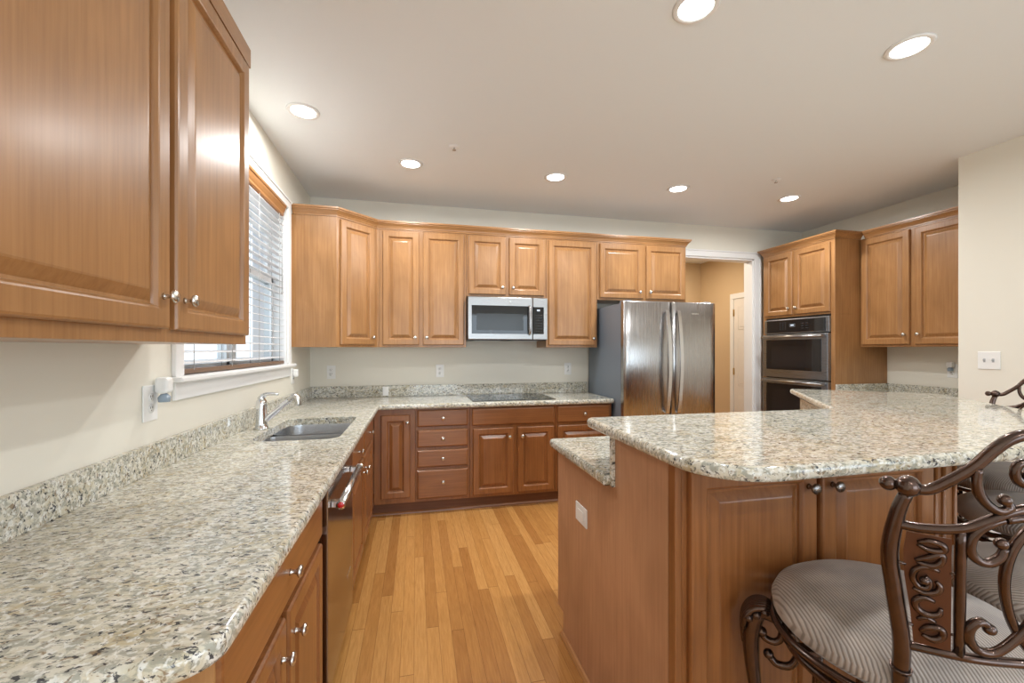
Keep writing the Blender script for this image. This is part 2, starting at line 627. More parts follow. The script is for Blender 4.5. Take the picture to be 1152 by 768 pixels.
# hallway behind the doorway
HX, HY, HZ = 5.10, 5.60, 2.64
bm = NB(); box(bm, 2.4, HX + 0.1, D, HY + 0.1, -0.1, 0.0); struct('floor_hall', bm, 'floor')
bm = NB(); box(bm, 2.4, HX + 0.1, D + 0.12, HY + 0.1, HZ, HZ + 0.1); struct('ceiling_hall', bm, 'ceiling')
bm = NB(); box(bm, 2.4, HX + 0.1, HY, HY + 0.1, 0, HZ); struct('wall_hall_back', bm, 'hall')
bm = NB(); box(bm, HX, HX + 0.1, D + 0.12, HY, 0, HZ); struct('wall_hall_right', bm, 'hall')
bm = NB(); box(bm, 2.4, 2.5, D + 0.12, HY, 0, HZ); struct('wall_hall_left', bm, 'hall')
# doorway casing and jambs
bm = NB()
box(bm, OP[1] - 0.002, OP[1] + 0.085, D - 0.018, D - 0.001, 0, OP[2] + 0.0, 0.003)
box(bm, OP[1] + 0.07, OP[1] + 0.085, D - 0.026, D - 0.001, 0, OP[2] + 0.0, 0.003)
box(bm, OP[0] - 0.085, OP[0], D - 0.018, D - 0.001, 0, OP[2], 0.003)
box(bm, OP[0] - 0.085, OP[1] + 0.085, D - 0.018, D - 0.001, OP[2], OP[2] + 0.075, 0.003)
box(bm, OP[0] - 0.085, OP[1] + 0.085, D - 0.026, D - 0.001, OP[2] + 0.06, OP[2] + 0.075, 0.003)
box(bm, OP[1] - 0.018, OP[1] + 0.001, D - 0.001, D + 0.125, 0, OP[2])
box(bm, OP[0] - 0.001, OP[0] + 0.018, D - 0.001, D + 0.125, 0, OP[2])
box(bm, OP[0], OP[1], D - 0.001, D + 0.125, OP[2] - 0.018, OP[2] + 0.001)
struct('trim_1', bm, 'white')

# six panel door in the hall's right wall (hinges on its far edge)
bm = NB(); box(bm, HX - 0.022, HX - 0.001, 4.90, 4.965, 0, 2.03, 0.003); box(bm, HX - 0.022, HX - 0.001, 4.35, 4.965, 2.03, 2.10, 0.003)
struct('trim_2', bm, 'white')
bm = NB(); box(bm, HX - 0.016, HX - 0.001, 4.35, 4.897, 0.01, 2.025, 0.003)
for (a, b2) in ((4.47, 4.62), (4.68, 4.82)):
    for (z0, z1) in ((0.2, 0.75), (0.88, 1.5), (1.62, 1.92)):
        box(bm, HX - 0.0185, HX - 0.014, a, b2, z0, z1, 0.006)
        box(bm, HX - 0.022, HX - 0.014, a + 0.03, b2 - 0.03, z0 + 0.03, z1 - 0.03, 0.006)
dr = struct('door_2', bm, 'doorwhite')
for z in (0.25, 1.02, 1.80):
    bm = NB(); box(bm, HX - 0.024, HX - 0.016, 4.885, 4.90, z, z + 0.09); tube(bm, [(HX - 0.024, 4.898, z), (HX - 0.024, 4.898, z + 0.09)], 0.006, 8)
    obj('hinge', bm, 'brass', dr)
bm = NB(); lathe(bm, [(0, 0), (0.025, 0), (0.012, 0.01), (0.01, 0.03), (0.028, 0.045), (0.025, 0.065), (0, 0.07)], (HX - 0.016, 4.40, 0.95), (-1, 0, 0)); obj('door_handle', bm, 'brass', dr)

# ------------------------------------------------------------------ sink window
y0, y1, z0, z1 = WIN
ym = (y0 + y1) / 2
wf = thing('window_1', None, None, (0, 0, 0))
wf['kind'] = 'structure'
bm = NB()
cw = 0.062
box(bm, 0.0005, 0.018, y0 - cw, y0, z0, z1 + cw, 0.003)
box(bm, 0.0005, 0.018, y1, y1 + cw, z0, z1 + cw, 0.003)
box(bm, 0.0005, 0.018, y0, y1, z1, z1 + cw, 0.003)
box(bm, 0.0005, 0.026, y0 - cw, y1 + cw, z1 + cw - 0.014, z1 + cw, 0.003)
obj('casing', bm, 'white', wf)
bm = NB()
box(bm, -T, 0.0, y0, y0 + 0.012, z0, z1); box(bm, -T, 0.0, y1 - 0.012, y1, z0, z1); box(bm, -T, 0.0, y0, y1, z1 - 0.012, z1)
obj('jamb', bm, 'white', wf)
bm = NB(); box(bm, -T, 0.050, y0 - cw - 0.02, y1 + cw + 0.02, z0 - 0.022, z0, 0.006); obj('window_sill', bm, 'white', wf)
bm = NB(); box(bm, 0.0005, 0.016, y0 - cw, y1 + cw, z0 - 0.095, z0 - 0.0225, 0.004); obj('apron', bm, 'white', wf)
for (a, b2) in ((y0 + 0.012, ym - 0.03), (ym + 0.03, y1 - 0.012)):
    zm = 1.86
    for (q0, q1, xx) in ((z0, zm + 0.02, -0.10), (zm - 0.02, z1 - 0.012, -0.128)):
        bm = NB()
        box(bm, xx - 0.012, xx + 0.012, a, a + 0.035, q0, q1); box(bm, xx - 0.012, xx + 0.012, b2 - 0.035, b2, q0, q1)
        box(bm, xx - 0.012, xx + 0.012, a, b2, q0, q0 + 0.04); box(bm, xx - 0.012, xx + 0.012, a, b2, q1 - 0.04, q1)
        s = obj('sash', bm, 'white', wf)
        bm = NB(); box(bm, xx - 0.002, xx + 0.002, a + 0.03, b2 - 0.03, q0 + 0.03, q1 - 0.03); obj('pane', bm, 'glass', s)
bm = NB(); box(bm, -T, -0.075, ym - 0.03, ym + 0.03, z0, z1 - 0.012); obj('mullion', bm, 'white', wf)

bl = thing('window_blind', 'white slatted blind with wooden valance hanging in the sink window', 'blind', (0, ym, 0))
bm = NB(); sweep(bm, [(-0.046, -0.72), (-0.046, 0.675)], [(0.002, 2.335), (0.040, 2.335), (0.045, 2.343), (0.044, 2.355), (0.050, 2.368), (0.056, 2.384), (0.058, 2.396), (0.064, 2.400), (0.064, 2.412), (0.002, 2.412)])
obj('valance', bm, 'oak_trim', bl)
bm = NB(); box(bm, -0.098, -0.047, -0.715, 0.715, 2.345, 2.395, 0.003); obj('head_rail', bm, 'white', bl)
NS = 23
for i in range(NS):
    z = 1.305 + i * (2.325 - 1.305) / (NS - 1)
    bm = NB()
    bmesh.ops.create_grid(bm, x_segments=4, y_segments=1, size=0.5)
    a = R(-9)
    for v in bm.verts:
        xx = v.co.x * 0.050; yy = v.co.y * 1.43
        zz = 0.0025 * (1 - (v.co.x * 2) ** 2)
        v.co = Vector((-0.034 + xx * math.cos(a), yy, z + zz + xx * math.sin(a)))
    g = bmesh.ops.extrude_face_region(bm, geom=bm.faces[:])
    for v in [e for e in g['geom'] if isinstance(e, bmesh.types.BMVert)]:
        v.co.z -= 0.0028
    bmesh.ops.recalc_face_normals(bm, faces=bm.faces)
    obj('slat', bm, 'slat', bl)
for yy in (-0.60, -0.2, 0.2, 0.60):
    bm = NB()
    for xx in (-0.0595, -0.0085):
        tube(bm, [(xx, yy, 1.27), (xx, yy, 2.36)], 0.0018, 5)
    obj('ladder_cord', bm, 'cord', bl)
bm = NB(); box(bm, -0.060, -0.008, -0.71, 0.71, 1.254, 1.276, 0.004); obj('bottom_rail', bm, 'railwood', bl)
bm = NB(); tube(bm, [(-0.003, 0.64, 2.29), (-0.003, 0.64, 1.78)], 0.0022, 6); ball(bm, (-0.003, 0.64, 1.77), 0.007, sz=1.6); obj('pull_cord', bm, 'cord', bl)

# outside: the neighbour's house and the lawn
bm = NB(); box(bm, -30, -T - 0.02, -14, 24, -0.9, -0.8); struct('ground_outside', bm, 'lawn')
hs = thing('neighbour_house', 'pale sided house seen outside through the sink window blind', 'house', (-7.0, 6.0, -0.8))
bm = NB(); box(bm, -4, 0, -5, 5, 0, 5.2)
for k in range(40):
    box(bm, 0, 0.012, -5, 5, 0.13 * k, 0.13 * k + 0.012)
obj('wall', bm, 'siding', hs)
bm = NB()
vs = [bm.verts.new(p) for p in ((-4.3, -5.3, 5.2), (0.3, -5.3, 5.2), (-2, -5.3, 7.0), (-4.3, 5.3, 5.2), (0.3, 5.3, 5.2), (-2, 5.3, 7.0))]
for f in ((0, 1, 2), (3, 5, 4), (0, 3, 4, 1), (1, 4, 5, 2), (0, 2, 5, 3)):
    bm.faces.new([vs[i] for i in f])
obj('roof', bm, 'roofing', hs)
for yy in (-3.2, 0.2, 3.0):
    bm = NB(); box(bm, 0.01, 0.05, yy - 0.55, yy + 0.55, 1.5, 3.0); wo = obj('window', bm, 'white', hs)
    bm = NB(); box(bm, 0.045, 0.055, yy - 0.46, yy - 0.02, 1.6, 2.9); box(bm, 0.045, 0.055, yy + 0.02, yy + 0.46, 1.6, 2.9); obj('pane', bm, 'ovenglass', wo)

# ------------------------------------------------------------------ cabinet builder
KIT = 'kitchen'
def door_bm(x0, x1, z0, z1, yf, frame=0.055, t=0.020, flat=False):
    """raised panel door; front surface at y = yf - t (towards -y)"""
    bm = NB()
    if flat:   # slab drawer front with a moulded edge
        rings = [(0, 0), (0, -t * 0.55), (0.006, -t * 0.9), (0.012, -t)]
    else:
        f = frame
        rings = [(0, 0), (0, -t * 0.6), (0.003, -t * 0.9), (0.007, -t), (f - 0.008, -t), (f - 0.004, -t * 0.92), (f + 0.001, -t * 0.55), (f + 0.003, -t * 0.28), (f + 0.009, -t * 0.26), (f + 0.033, -t * 0.93), (f + 0.037, -t * 0.97)]
    loops = []
    for ins, dy in rings:
        loops.append([bm.verts.new((x, yf + dy, z)) for x, z in ((x0 + ins, z0 + ins), (x1 - ins, z0 + ins), (x1 - ins, z1 - ins), (x0 + ins, z1 - ins))])
    for A, B in zip(loops, loops[1:]):
        for k in range(4):
            bm.faces.new((A[k], A[(k + 1) % 4], B[(k + 1) % 4], B[k]))
    bm.faces.new(loops[-1])
    bm.faces.new(list(reversed(loops[0])))
    bmesh.ops.recalc_face_normals(bm, faces=bm.faces)
    return bm

def knob_bm(x, y, z, s=1.0):
    bm = NB()
    lathe(bm, [(0, 0), (0.0085 * s, 0), (0.006 * s, 0.004 * s), (0.0052 * s, 0.012 * s), (0.0075 * s, 0.017 * s), (0.0150 * s, 0.021 * s), (0.0158 * s, 0.025 * s), (0.013 * s, 0.029 * s), (0, 0.0315 * s)], (x, y, z), (0, -1, 0), 18)
    return bm

def cabinet(name, label, cat, loc, rotz, body, doors=(), drawers=(), mats=('wood_z', 'wood_x'), group=None, knob='nickel', t=0.020):
    """body: boxes (x0,x1,y0,y1,z0,z1); local -y is the front, face frame at y=0"""
    c = thing(name, label, cat, loc, rotz, group)
    bm = NB()
    for bx_ in body:
        box(bm, *bx_, 0.0012, 1)
    obj('body', bm, mats[0], c)
    for d in doors:
        x0, x1, z0, z1, kx, kz = d
        o = obj('door', door_bm(x0, x1, z0, z1, -0.0005, t=t), mats[0], c)
        if kx is not None:
            obj('knob', knob_bm(kx, -t - 0.0006, kz), knob, o)
    for d in drawers:
        x0, x1, z0, z1, kx, kz = d
        o = obj('drawer_front', door_bm(x0, x1, z0, z1, -0.0005, flat=True, t=t), mats[1], c)
        if kx is not None:
            obj('knob', knob_bm(kx, -t - 0.0006, kz), knob, o)
    return c

CROWN = [(0.0, 0), (0.006, 0), (0.006, 0.010), (0.011, 0.014), (0.013, 0.022), (0.026, 0.038), (0.034, 0.044), (0.034, 0.050), (0.042, 0.054), (0.042, 0.068), (-0.012, 0.068), (-0.012, 0)]
def crown(path, z, label, mat='wood_x'):
    bm = NB(); sweep(bm, path, [(o, z + h) for o, h in CROWN])
    o = obj('crown_moulding', bm, mat)
    return tag(o, label, 'moulding')

UB, UT = 1.378, 2.408        # upper cabinets bottom / top
YU = D - 0.33                # face of the back uppers
DZ0, DZ1 = 1.398, 2.392
# near left upper (two doors)  local x = world y
cabinet('wall_cabinet', 'large two-door maple wall cabinet filling the upper left corner of the photo', 'cabinet', (0.33, 0.50, 0), R(90),
        [(0, 1.255, 0, 0.329, UB, UT)],
        [(0.015, 0.720, DZ0 + 0.012, DZ1, 0.688, 1.488), (0.752, 1.232, DZ0 + 0.012, DZ1, 0.784, 1.488)])
crown([(0.0005 + 0.012, 1.755), (0.33, 1.755), (0.33, 0.50), (0.0125, 0.50)][::1], UT + 0.0005, 'maple crown moulding along the top of the large upper left cabinet', 'wood_y')
# window at y 2.00..; corner wall cabinet
cc = thing('corner_wall_cabinet', 'angled maple corner wall cabinet between the window and the back run', 'cabinet', (0.33, 3.587, 0), R(45))
bm = NB()
poly = [(0.001, 3.587), (0.33, 3.587), (0.61, YU), (0.632, YU), (0.632, D - 0.001), (0.001, D - 0.001)]
slab(bm, poly, UB, UT, edge=0)
q = Matrix.Translation(Vector((0.33, 3.587, 0))) @ Matrix.Rotation(R(45), 4, 'Z')
bm.transform(q.inverted())
obj('body', bm, 'wood_z', cc)
do = obj('door', door_bm(0.030, 0.362, DZ0, DZ1, -0.0005), 'wood_z', cc)
obj('knob', knob_bm(0.335, -0.0206, 1.462), 'nickel', do)
# back uppers
def upper(x0, x1, zb, doors, name, label):
    w_ = x1 - x0
    cabinet(name, label, 'cabinet', (x0, YU, 0), 0, [(0.0005, w_ - 0.0005, 0, 0.329, zb, UT)], [(a - x0, b2 - x0, zb + 0.02, DZ1, k - x0, zb + 0.085) for a, b2, k in doors])
upper(0.6335, 1.388, UB, [(0.660, 0.968, 0.936), (1.004, 1.365, 1.036)], 'wall_cabinet', 'tall two-door maple wall cabinet left of the microwave')
upper(1.389, 2.145, 1.842, [(1.408, 1.752, 1.720), (1.786, 2.122, 1.818)], 'wall_cabinet', 'short two-door maple wall cabinet directly above the microwave')
upper(2.146, 2.664, UB, [(2.166, 2.646, 2.614)], 'wall_cabinet', 'single-door maple wall cabinet between microwave and refrigerator')
upper(2.665, 3.640, 1.842, [(2.690, 3.150, 3.108), (3.186, 3.622, 3.222)], 'wall_cabinet', 'short two-door maple wall cabinet above the refrigerator')
crown([(0.0125, 3.587), (0.33, 3.587), (0.61, YU), (3.640, YU), (3.640, D - 0.002)], UT + 0.0005, 'maple crown moulding along the corner and back wall cabinets')

# back base run
YF = D - 0.61                # face frame plane 3.587
BT = 0.872
def base_body(w_, dep=0.609, top=BT):
    return [(0.0005, w_ - 0.0005, 0, 0.020, 0.105, top), (0.0005, 0.018, 0.070, dep, 0.0, 0.105), (0.0005, 0.018, 0.020, dep, 0.105, top), (w_ - 0.018, w_ - 0.0005, 0.070, dep, 0.0, 0.105), (w_ - 0.018, w_ - 0.0005, 0.020, dep, 0.105, top),
            (0.018, w_ - 0.018, 0.020, dep, 0.105, 0.123), (0.018, w_ - 0.018, dep - 0.010, dep, 0.123, top), (0.0005, w_ - 0.0005, 0.07, 0.088, 0.0, 0.105)]
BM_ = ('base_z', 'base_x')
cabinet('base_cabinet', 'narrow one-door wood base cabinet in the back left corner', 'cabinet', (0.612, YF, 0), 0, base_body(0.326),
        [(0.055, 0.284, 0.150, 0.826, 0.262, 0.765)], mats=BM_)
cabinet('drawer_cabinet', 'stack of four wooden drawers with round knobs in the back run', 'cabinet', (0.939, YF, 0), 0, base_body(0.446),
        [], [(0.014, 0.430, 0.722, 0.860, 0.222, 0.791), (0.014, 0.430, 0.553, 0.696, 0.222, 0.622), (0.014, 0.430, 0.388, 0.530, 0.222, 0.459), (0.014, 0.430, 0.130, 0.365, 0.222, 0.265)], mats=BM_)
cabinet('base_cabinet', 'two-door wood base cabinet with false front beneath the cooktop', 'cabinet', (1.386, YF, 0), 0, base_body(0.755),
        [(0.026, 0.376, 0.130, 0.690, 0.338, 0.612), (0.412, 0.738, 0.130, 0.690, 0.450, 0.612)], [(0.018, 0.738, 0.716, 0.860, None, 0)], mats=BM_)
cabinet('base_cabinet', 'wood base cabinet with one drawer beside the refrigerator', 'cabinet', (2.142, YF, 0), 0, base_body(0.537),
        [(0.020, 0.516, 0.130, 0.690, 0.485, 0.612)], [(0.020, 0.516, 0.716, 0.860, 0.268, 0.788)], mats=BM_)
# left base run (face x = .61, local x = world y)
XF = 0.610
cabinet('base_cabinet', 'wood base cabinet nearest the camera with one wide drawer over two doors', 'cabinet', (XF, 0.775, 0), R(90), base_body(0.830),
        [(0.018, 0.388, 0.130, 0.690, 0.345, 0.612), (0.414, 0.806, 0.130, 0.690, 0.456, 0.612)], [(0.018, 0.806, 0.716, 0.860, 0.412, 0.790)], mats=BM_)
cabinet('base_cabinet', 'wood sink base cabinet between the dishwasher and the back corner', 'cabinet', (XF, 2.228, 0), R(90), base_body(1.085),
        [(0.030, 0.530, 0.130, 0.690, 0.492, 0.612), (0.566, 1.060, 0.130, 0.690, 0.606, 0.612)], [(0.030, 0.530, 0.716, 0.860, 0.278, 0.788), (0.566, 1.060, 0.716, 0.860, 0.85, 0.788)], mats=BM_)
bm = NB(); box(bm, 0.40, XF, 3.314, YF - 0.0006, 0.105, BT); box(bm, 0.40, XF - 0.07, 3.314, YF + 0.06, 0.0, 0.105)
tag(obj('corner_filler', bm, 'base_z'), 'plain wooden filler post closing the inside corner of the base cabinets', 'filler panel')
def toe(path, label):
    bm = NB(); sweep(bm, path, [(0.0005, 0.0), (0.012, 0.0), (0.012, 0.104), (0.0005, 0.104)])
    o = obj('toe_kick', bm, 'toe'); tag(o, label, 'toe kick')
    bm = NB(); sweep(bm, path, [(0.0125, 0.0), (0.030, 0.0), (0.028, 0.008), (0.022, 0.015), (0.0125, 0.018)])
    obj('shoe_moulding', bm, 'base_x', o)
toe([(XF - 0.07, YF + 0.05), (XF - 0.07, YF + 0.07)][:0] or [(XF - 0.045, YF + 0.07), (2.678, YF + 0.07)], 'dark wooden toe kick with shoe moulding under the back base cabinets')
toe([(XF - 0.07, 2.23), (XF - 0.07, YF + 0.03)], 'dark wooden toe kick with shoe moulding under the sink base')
bm = NB(); box(bm, 0.05, 0.63, 0.770, 0.7745, 0.0, BT); tag(obj('end_panel', bm, 'wood_z'), 'flat wooden panel closing the near end of the left counter run', 'panel')

# dishwasher
dw = thing('dishwasher', 'stainless dishwasher with bar handle and red medallion in the left run', 'dishwasher', (XF, 1.608, 0), R(90))
bm = NB(); box(bm, 0.004, 0.612, 0.0, 0.57, 0.10, 0.868); box(bm, 0.01, 0.606, 0.06, 0.5, 0.0, 0.10); obj('tub', bm, 'black', dw)
bm = NB(); box(bm, 0.010, 0.606, -0.030, -0.001, 0.115, 0.864, 0.004); obj('door', bm, 'dwsteel', dw)
bm = NB(); box(bm, 0.010, 0.606, 0.055, 0.0595, 0.0, 0.095); obj('kick_plate', bm, 'black', dw)
hz = 0.790
bm = NB()
tube(bm, [(0.055, -0.066, hz), (0.560, -0.066, hz)], 0.0145, 16)
for xx in (0.075, 0.54):
    box(bm, xx - 0.016, xx + 0.016, -0.068, -0.030, hz - 0.012, hz + 0.012, 0.003)
hd = obj('handle', bm, 'handle', dw)
for xx, sg in ((0.055, -1), (0.560, 1)):
    bm = NB(); lathe(bm, [(0, 0), (0.017, 0), (0.017, 0.006), (0, 0.006)], (xx, -0.066, hz), (sg, 0, 0), 20); obj('end_cap', bm, 'chrome', hd)
bm = NB(); lathe(bm, [(0, 0), (0.0115, 0), (0.009, 0.002), (0, 0.0022)], (0.049, -0.066, hz), (-1, 0, 0), 20); obj('medallion', bm, 'red', hd)
bm = NB(); box(bm, 0.45, 0.54, -0.0312, -0.030, 0.315, 0.327); obj('badge', bm, 'chrome', dw)

# worktop L with sink cut-out
CT0, CT1 = 0.8735, 0.914
hole = round_poly([(0.15, 2.27), (0.565, 2.27), (0.565, 2.975), (0.15, 2.975)], [0.09, 0.07, 0.05, 0.09], 7)
CF = 0.655
poly = round_poly([(0.001, 0.700), (CF, 0.700), (CF, D - CF), (2.688, D - CF), (2.688, D - 0.001), (0.001, D - 0.001)], [0.0, 0.075, 0.012, 0.012, 0, 0], 8)
bm = NB(); slab(bm, poly, CT0, CT1, hole=hole, edge=0.011)
tag(obj('countertop', bm, 'granite'), 'long L-shaped speckled granite worktop around the sink and cooktop', 'countertop')
bm = NB(); box(bm, 0.001, 0.021, 0.705, D - 0.0215, CT1 + 0.0003, 1.018, 0.002); tag(obj('backsplash', bm, 'granite'), 'granite upstand along the left wall below the window', 'backsplash')
bm = NB(); box(bm, 0.001, 2.688, D - 0.021, D - 0.001, CT1 + 0.0003, 1.018, 0.002); tag(obj('backsplash', bm, 'granite'), 'granite upstand along the back wall behind the cooktop', 'backsplash')

# sink
sk = thing('sink', 'undermount double-bowl stainless steel sink below the window', 'sink', (0.3575, 2.6225, CT0))
def bowl(x0, x1, yy0, yy1, dep, rr):
    bm = NB()
    P = round_poly([(x0, yy0), (x1, yy0), (x1, yy1), (x0, yy1)], rr, 6)
    prof = [(0, 0.0), (0.003, -0.02), (0.010, -dep + 0.03), (0.022, -dep + 0.008), (0.045, -dep)]
    rings = [[bm.verts.new((x, y, z)) for x, y in inset_poly(P, d)] for d, z in prof]
    k_ = len(P)
    for A, B in zip(rings, rings[1:]):
        for k in range(k_):
            f = bm.faces.new((A[k], A[(k + 1) % k_], B[(k + 1) % k_], B[k])); f.smooth = True
    bm.faces.new(rings[-1])
    bmesh.ops.recalc_face_normals(bm, faces=bm.faces)
    for f in bm.faces: f.normal_flip()
    return bm
obj('bowl', bowl(-0.212, 0.212, -0.356, -0.018, 0.19, [0.09, 0.07, 0.04, 0.04]), 'steel_sink', sk)
obj('bowl', bowl(-0.212, 0.212, 0.018, 0.356, 0.19, [0.04, 0.04, 0.05, 0.09]), 'steel_sink', sk)
bm = NB()
slab(bm, [(-0.235, -0.38), (0.235, -0.38), (0.235, 0.38), (-0.235, 0.38)], -0.004, -0.0008, hole=round_poly([(-0.212, -0.356), (0.212, -0.356), (0.212, 0.356), (-0.212, 0.356)], [0.09, 0.07, 0.05, 0.09], 6), edge=0)
box(bm, -0.21, 0.21, -0.018, 0.018, -0.03, -0.012, 0.006)
obj('rim', bm, 'steel_sink', sk)
for yy in (-0.187, 0.187):
    bm = NB(); lathe(bm, [(0, 0.001), (0.02, 0.001), (0.035, 0.003), (0.04, 0.001), (0.041, -0.002), (0, -0.002)], (0, yy, -0.187), sides=20); obj('drain', bm, 'chrome', sk)

# faucet
fc = thing('faucet', 'chrome single-lever pull-out faucet beside the sink', 'faucet', (0.098, 2.64, CT1)); fc.scale = (1.0, 1.0, 1.0)
bm = NB()
lathe(bm, [(0, 0.0003), (0.038, 0.0003), (0.038, 0.006), (0.033, 0.011), (0.030, 0.03), (0.028, 0.10), (0.029, 0.135), (0.027, 0.155), (0.018, 0.170), (0, 0.176)], (0, 0, 0), sides=24)
obj('body', bm, 'chrome', fc)
bm = NB(); tube(bm, [(0.012, 0, 0.042), (0.06, 0, 0.085), (0.11, 0, 0.130), (0.150, 0, 0.163)], [0.019, 0.016, 0.0145, 0.0145], 14, smooth=4); obj('spout', bm, 'chrome', fc)
bm = NB(); tube(bm, [(0.140, 0, 0.155), (0.162, 0, 0.173), (0.178, 0, 0.174), (0.187, 0, 0.158), (0.191, 0, 0.125)], [0.0145, 0.0165, 0.018, 0.019, 0.018], 14, smooth=4); obj('spray_head', bm, 'nickel', fc)
bm = NB(); tube(bm, [(-0.006, 0, 0.165), (0.008, 0, 0.184), (0.035, -0.002, 0.194), (0.088, -0.004, 0.193)], [0.018, 0.014, 0.0095, 0.007], 10, smooth=4); obj('lever', bm, 'chrome', fc)

# cooktop
ck = thing('cooktop', 'black glass electric cooktop set in the back worktop', 'cooktop', (1.785, 3.86, CT1))
bm = NB(); box(bm, -0.372, 0.372, -0.25, 0.25, 0.0004, 0.006, 0.002); obj('glass_top', bm, 'blackglass', ck)
for (xx, yy, rr) in ((-0.2, -0.11, 0.095), (-0.2, 0.12, 0.075), (0.19, -0.10, 0.075), (0.19, 0.12, 0.105)):
    bm = NB()
    for r_ in (rr, rr * 0.62):
        lathe(bm, [(r_ - 0.002, 0.0062), (r_ - 0.002, 0.0066), (r_ + 0.002, 0.0066), (r_ + 0.002, 0.0062)], (xx, yy, 0), sides=36)
    obj('burner_ring', bm, 'burner', ck)
bm = NB()
for k in range(5):
    lathe(bm, [(0, 0.0062), (0.011, 0.0062), (0.011, 0.0067), (0, 0.0067)], (-0.06 + 0.03 * k, -0.215, 0), sides=14)
obj('touch_control', bm, 'burner', ck)

# microwave
mo = thing('microwave', 'stainless over-the-range microwave with black glass door', 'microwave', (1.394, 3.815, 1.437))
MWw, MWh = 0.741, 0.395
bm = NB(); box(bm, 0, MWw, 0.0, 0.375, 0.004, MWh, 0.004); obj('body', bm, 'black', mo)
bm = NB(); box(bm, 0.0, 0.597, -0.030, -0.0005, 0.012, MWh, 0.005); dm = obj('door', bm, 'steel_h', mo)
bm = NB(); box(bm, 0.034, 0.555, -0.0335, -0.0302, 0.063, 0.318, 0.0015); obj('door_glass', bm, 'blackglass', dm)
bm = NB(); box(bm, 0.078, 0.508, -0.0350, -0.0336, 0.095, 0.244, 0.0006); obj('window', bm, 'mwglass', dm)
bm = NB()
tube(bm, [(0.566, -0.032, 0.318), (0.566, -0.058, 0.300), (0.566, -0.066, 0.19), (0.566, -0.058, 0.078), (0.566, -0.032, 0.060)], [0.010, 0.0125, 0.013, 0.0125, 0.010], 12, smooth=5)
obj('handle', bm, 'steel_v', dm)
bm = NB(); lathe(bm, [(0, 0), (0.011, 0), (0.010, 0.002), (0, 0.002)], (0.385, -0.030, 0.352), (0, -1, 0), 20); obj('logo', bm, 'greyplastic', dm)
bm = NB(); box(bm, 0.600, MWw, -0.030, -0.0005, 0.012, MWh, 0.004); cp = obj('control_panel', bm, 'steel_h', mo)
bm = NB(); box(bm, 0.600, 0.704, -0.0335, -0.0302, 0.063, 0.312, 0.0015); obj('control_glass', bm, 'blackglass', cp)
bm = NB(); box(bm, 0.638, 0.666, -0.0342, -0.0336, 0.274, 0.289); obj('display', bm, 'display', cp)
bm = NB()
for r_ in range(7):
    for c_ in range(3):
        box(bm, 0.626 + c_ * 0.024, 0.626 + c_ * 0.024 + 0.010, -0.0340, -0.0336, 0.086 + r_ * 0.025, 0.0895 + r_ * 0.025)
obj('key_marks', bm, 'burner', cp)
bm = NB()
for k in range(2):
    box(bm, 0.07 + k * 0.36, 0.31 + k * 0.36, 0.05, 0.2, -0.0005, 0.0045)
obj('grease_filter', bm, 'greyplastic', mo)

# refrigerator
fr = thing('refrigerator', 'stainless french-door refrigerator at the right end of the back run', 'refrigerator', (2.698, 3.365, 0))
FW, FH = 0.908, 1.780
bm = NB(); box(bm, 0.004, FW - 0.004, 0.085, 0.80, 0.02, 1.765, 0.004); obj('case', bm, 'fridgeside', fr)
bm = NB(); box(bm, 0.02, FW - 0.02, 0.070, 0.0845, 0.03, 1.75); obj('gasket', bm, 'black', fr)
def fdoor(xa, xb, za, zb):
    bm = NB()
    N = 14
    cols = []
    for i in range(N + 1):
        x = xa + (xb - xa) * i / N
        t_ = (x - FW / 2) / (FW / 2)
        yb = 0.012 * t_ * t_ + (0.010 * (1 - min(1, min(x - xa, xb - x) / 0.012)) ** 2)
        cols.append((x, yb))
    rows = [(za, 0.006), (za + 0.006, 0.0), (zb - 0.006, 0.0), (zb, 0.006)]
    g = [[bm.verts.new((x, yb + e, z)) for x, yb in cols] for z, e in rows]
    bk = [[bm.verts.new((x, 0.0695, z)) for x, yb in cols] for z in (za, zb)]
    for A, B in zip(g, g[1:]):
        for k in range(N):
            f = bm.faces.new((A[k], A[k + 1], B[k + 1], B[k])); f.smooth = True
    for k in range(N):
        bm.faces.new((bk[0][k], bk[0][k + 1], g[0][k + 1], g[0][k]))
        bm.faces.new((g[-1][k], g[-1][k + 1], bk[1][k + 1], bk[1][k]))
        bm.faces.new((bk[0][k + 1], bk[0][k], bk[1][k], bk[1][k + 1]))
    for e in (0, N):
        bm.faces.new([g[j][e] for j in range(4)] + [bk[1][e], bk[0][e]])
    bmesh.ops.recalc_face_normals(bm, faces=bm.faces)
    return bm
def fhandle(x, side):
    bm = NB()
    pts = [(x, 0.006, 1.690), (x, -0.030, 1.680), (x, -0.062, 1.45), (x, -0.074, 1.24), (x, -0.062, 1.03), (x, -0.030, 0.815), (x, 0.006, 0.805)]
    C_ = catmull(pts, 6)
    # flat bar cross-section
    rings = []
    for i, p in enumerate(C_):
        t_ = (C_[min(i + 1, len(C_) - 1)] - C_[max(i - 1, 0)]).normalized()
        s_ = Vector((1, 0, 0)); n_ = t_.cross(s_).normalized()
        rings.append([bm.verts.new(p + s_ * a + n_ * b2) for a, b2 in ((-0.016, -0.006), (-0.011, -0.010), (0.011, -0.010), (0.016, -0.006), (0.016, 0.006), (-0.016, 0.006))])
    for A, B in zip(rings, rings[1:]):
        for k in range(6):
            bm.faces.new((A[k], A[(k + 1) % 6], B[(k + 1) % 6], B[k]))
    bm.faces.new(rings[0]); bm.faces.new(list(reversed(rings[-1])))
    bmesh.ops.recalc_face_normals(bm, faces=bm.faces)
    return bm
dl_ = obj('door', fdoor(0.0, FW / 2 - 0.003, 0.735, FH), 'steel_v', fr)
obj('handle', fhandle(FW / 2 - 0.062, 0), 'handle', dl_)
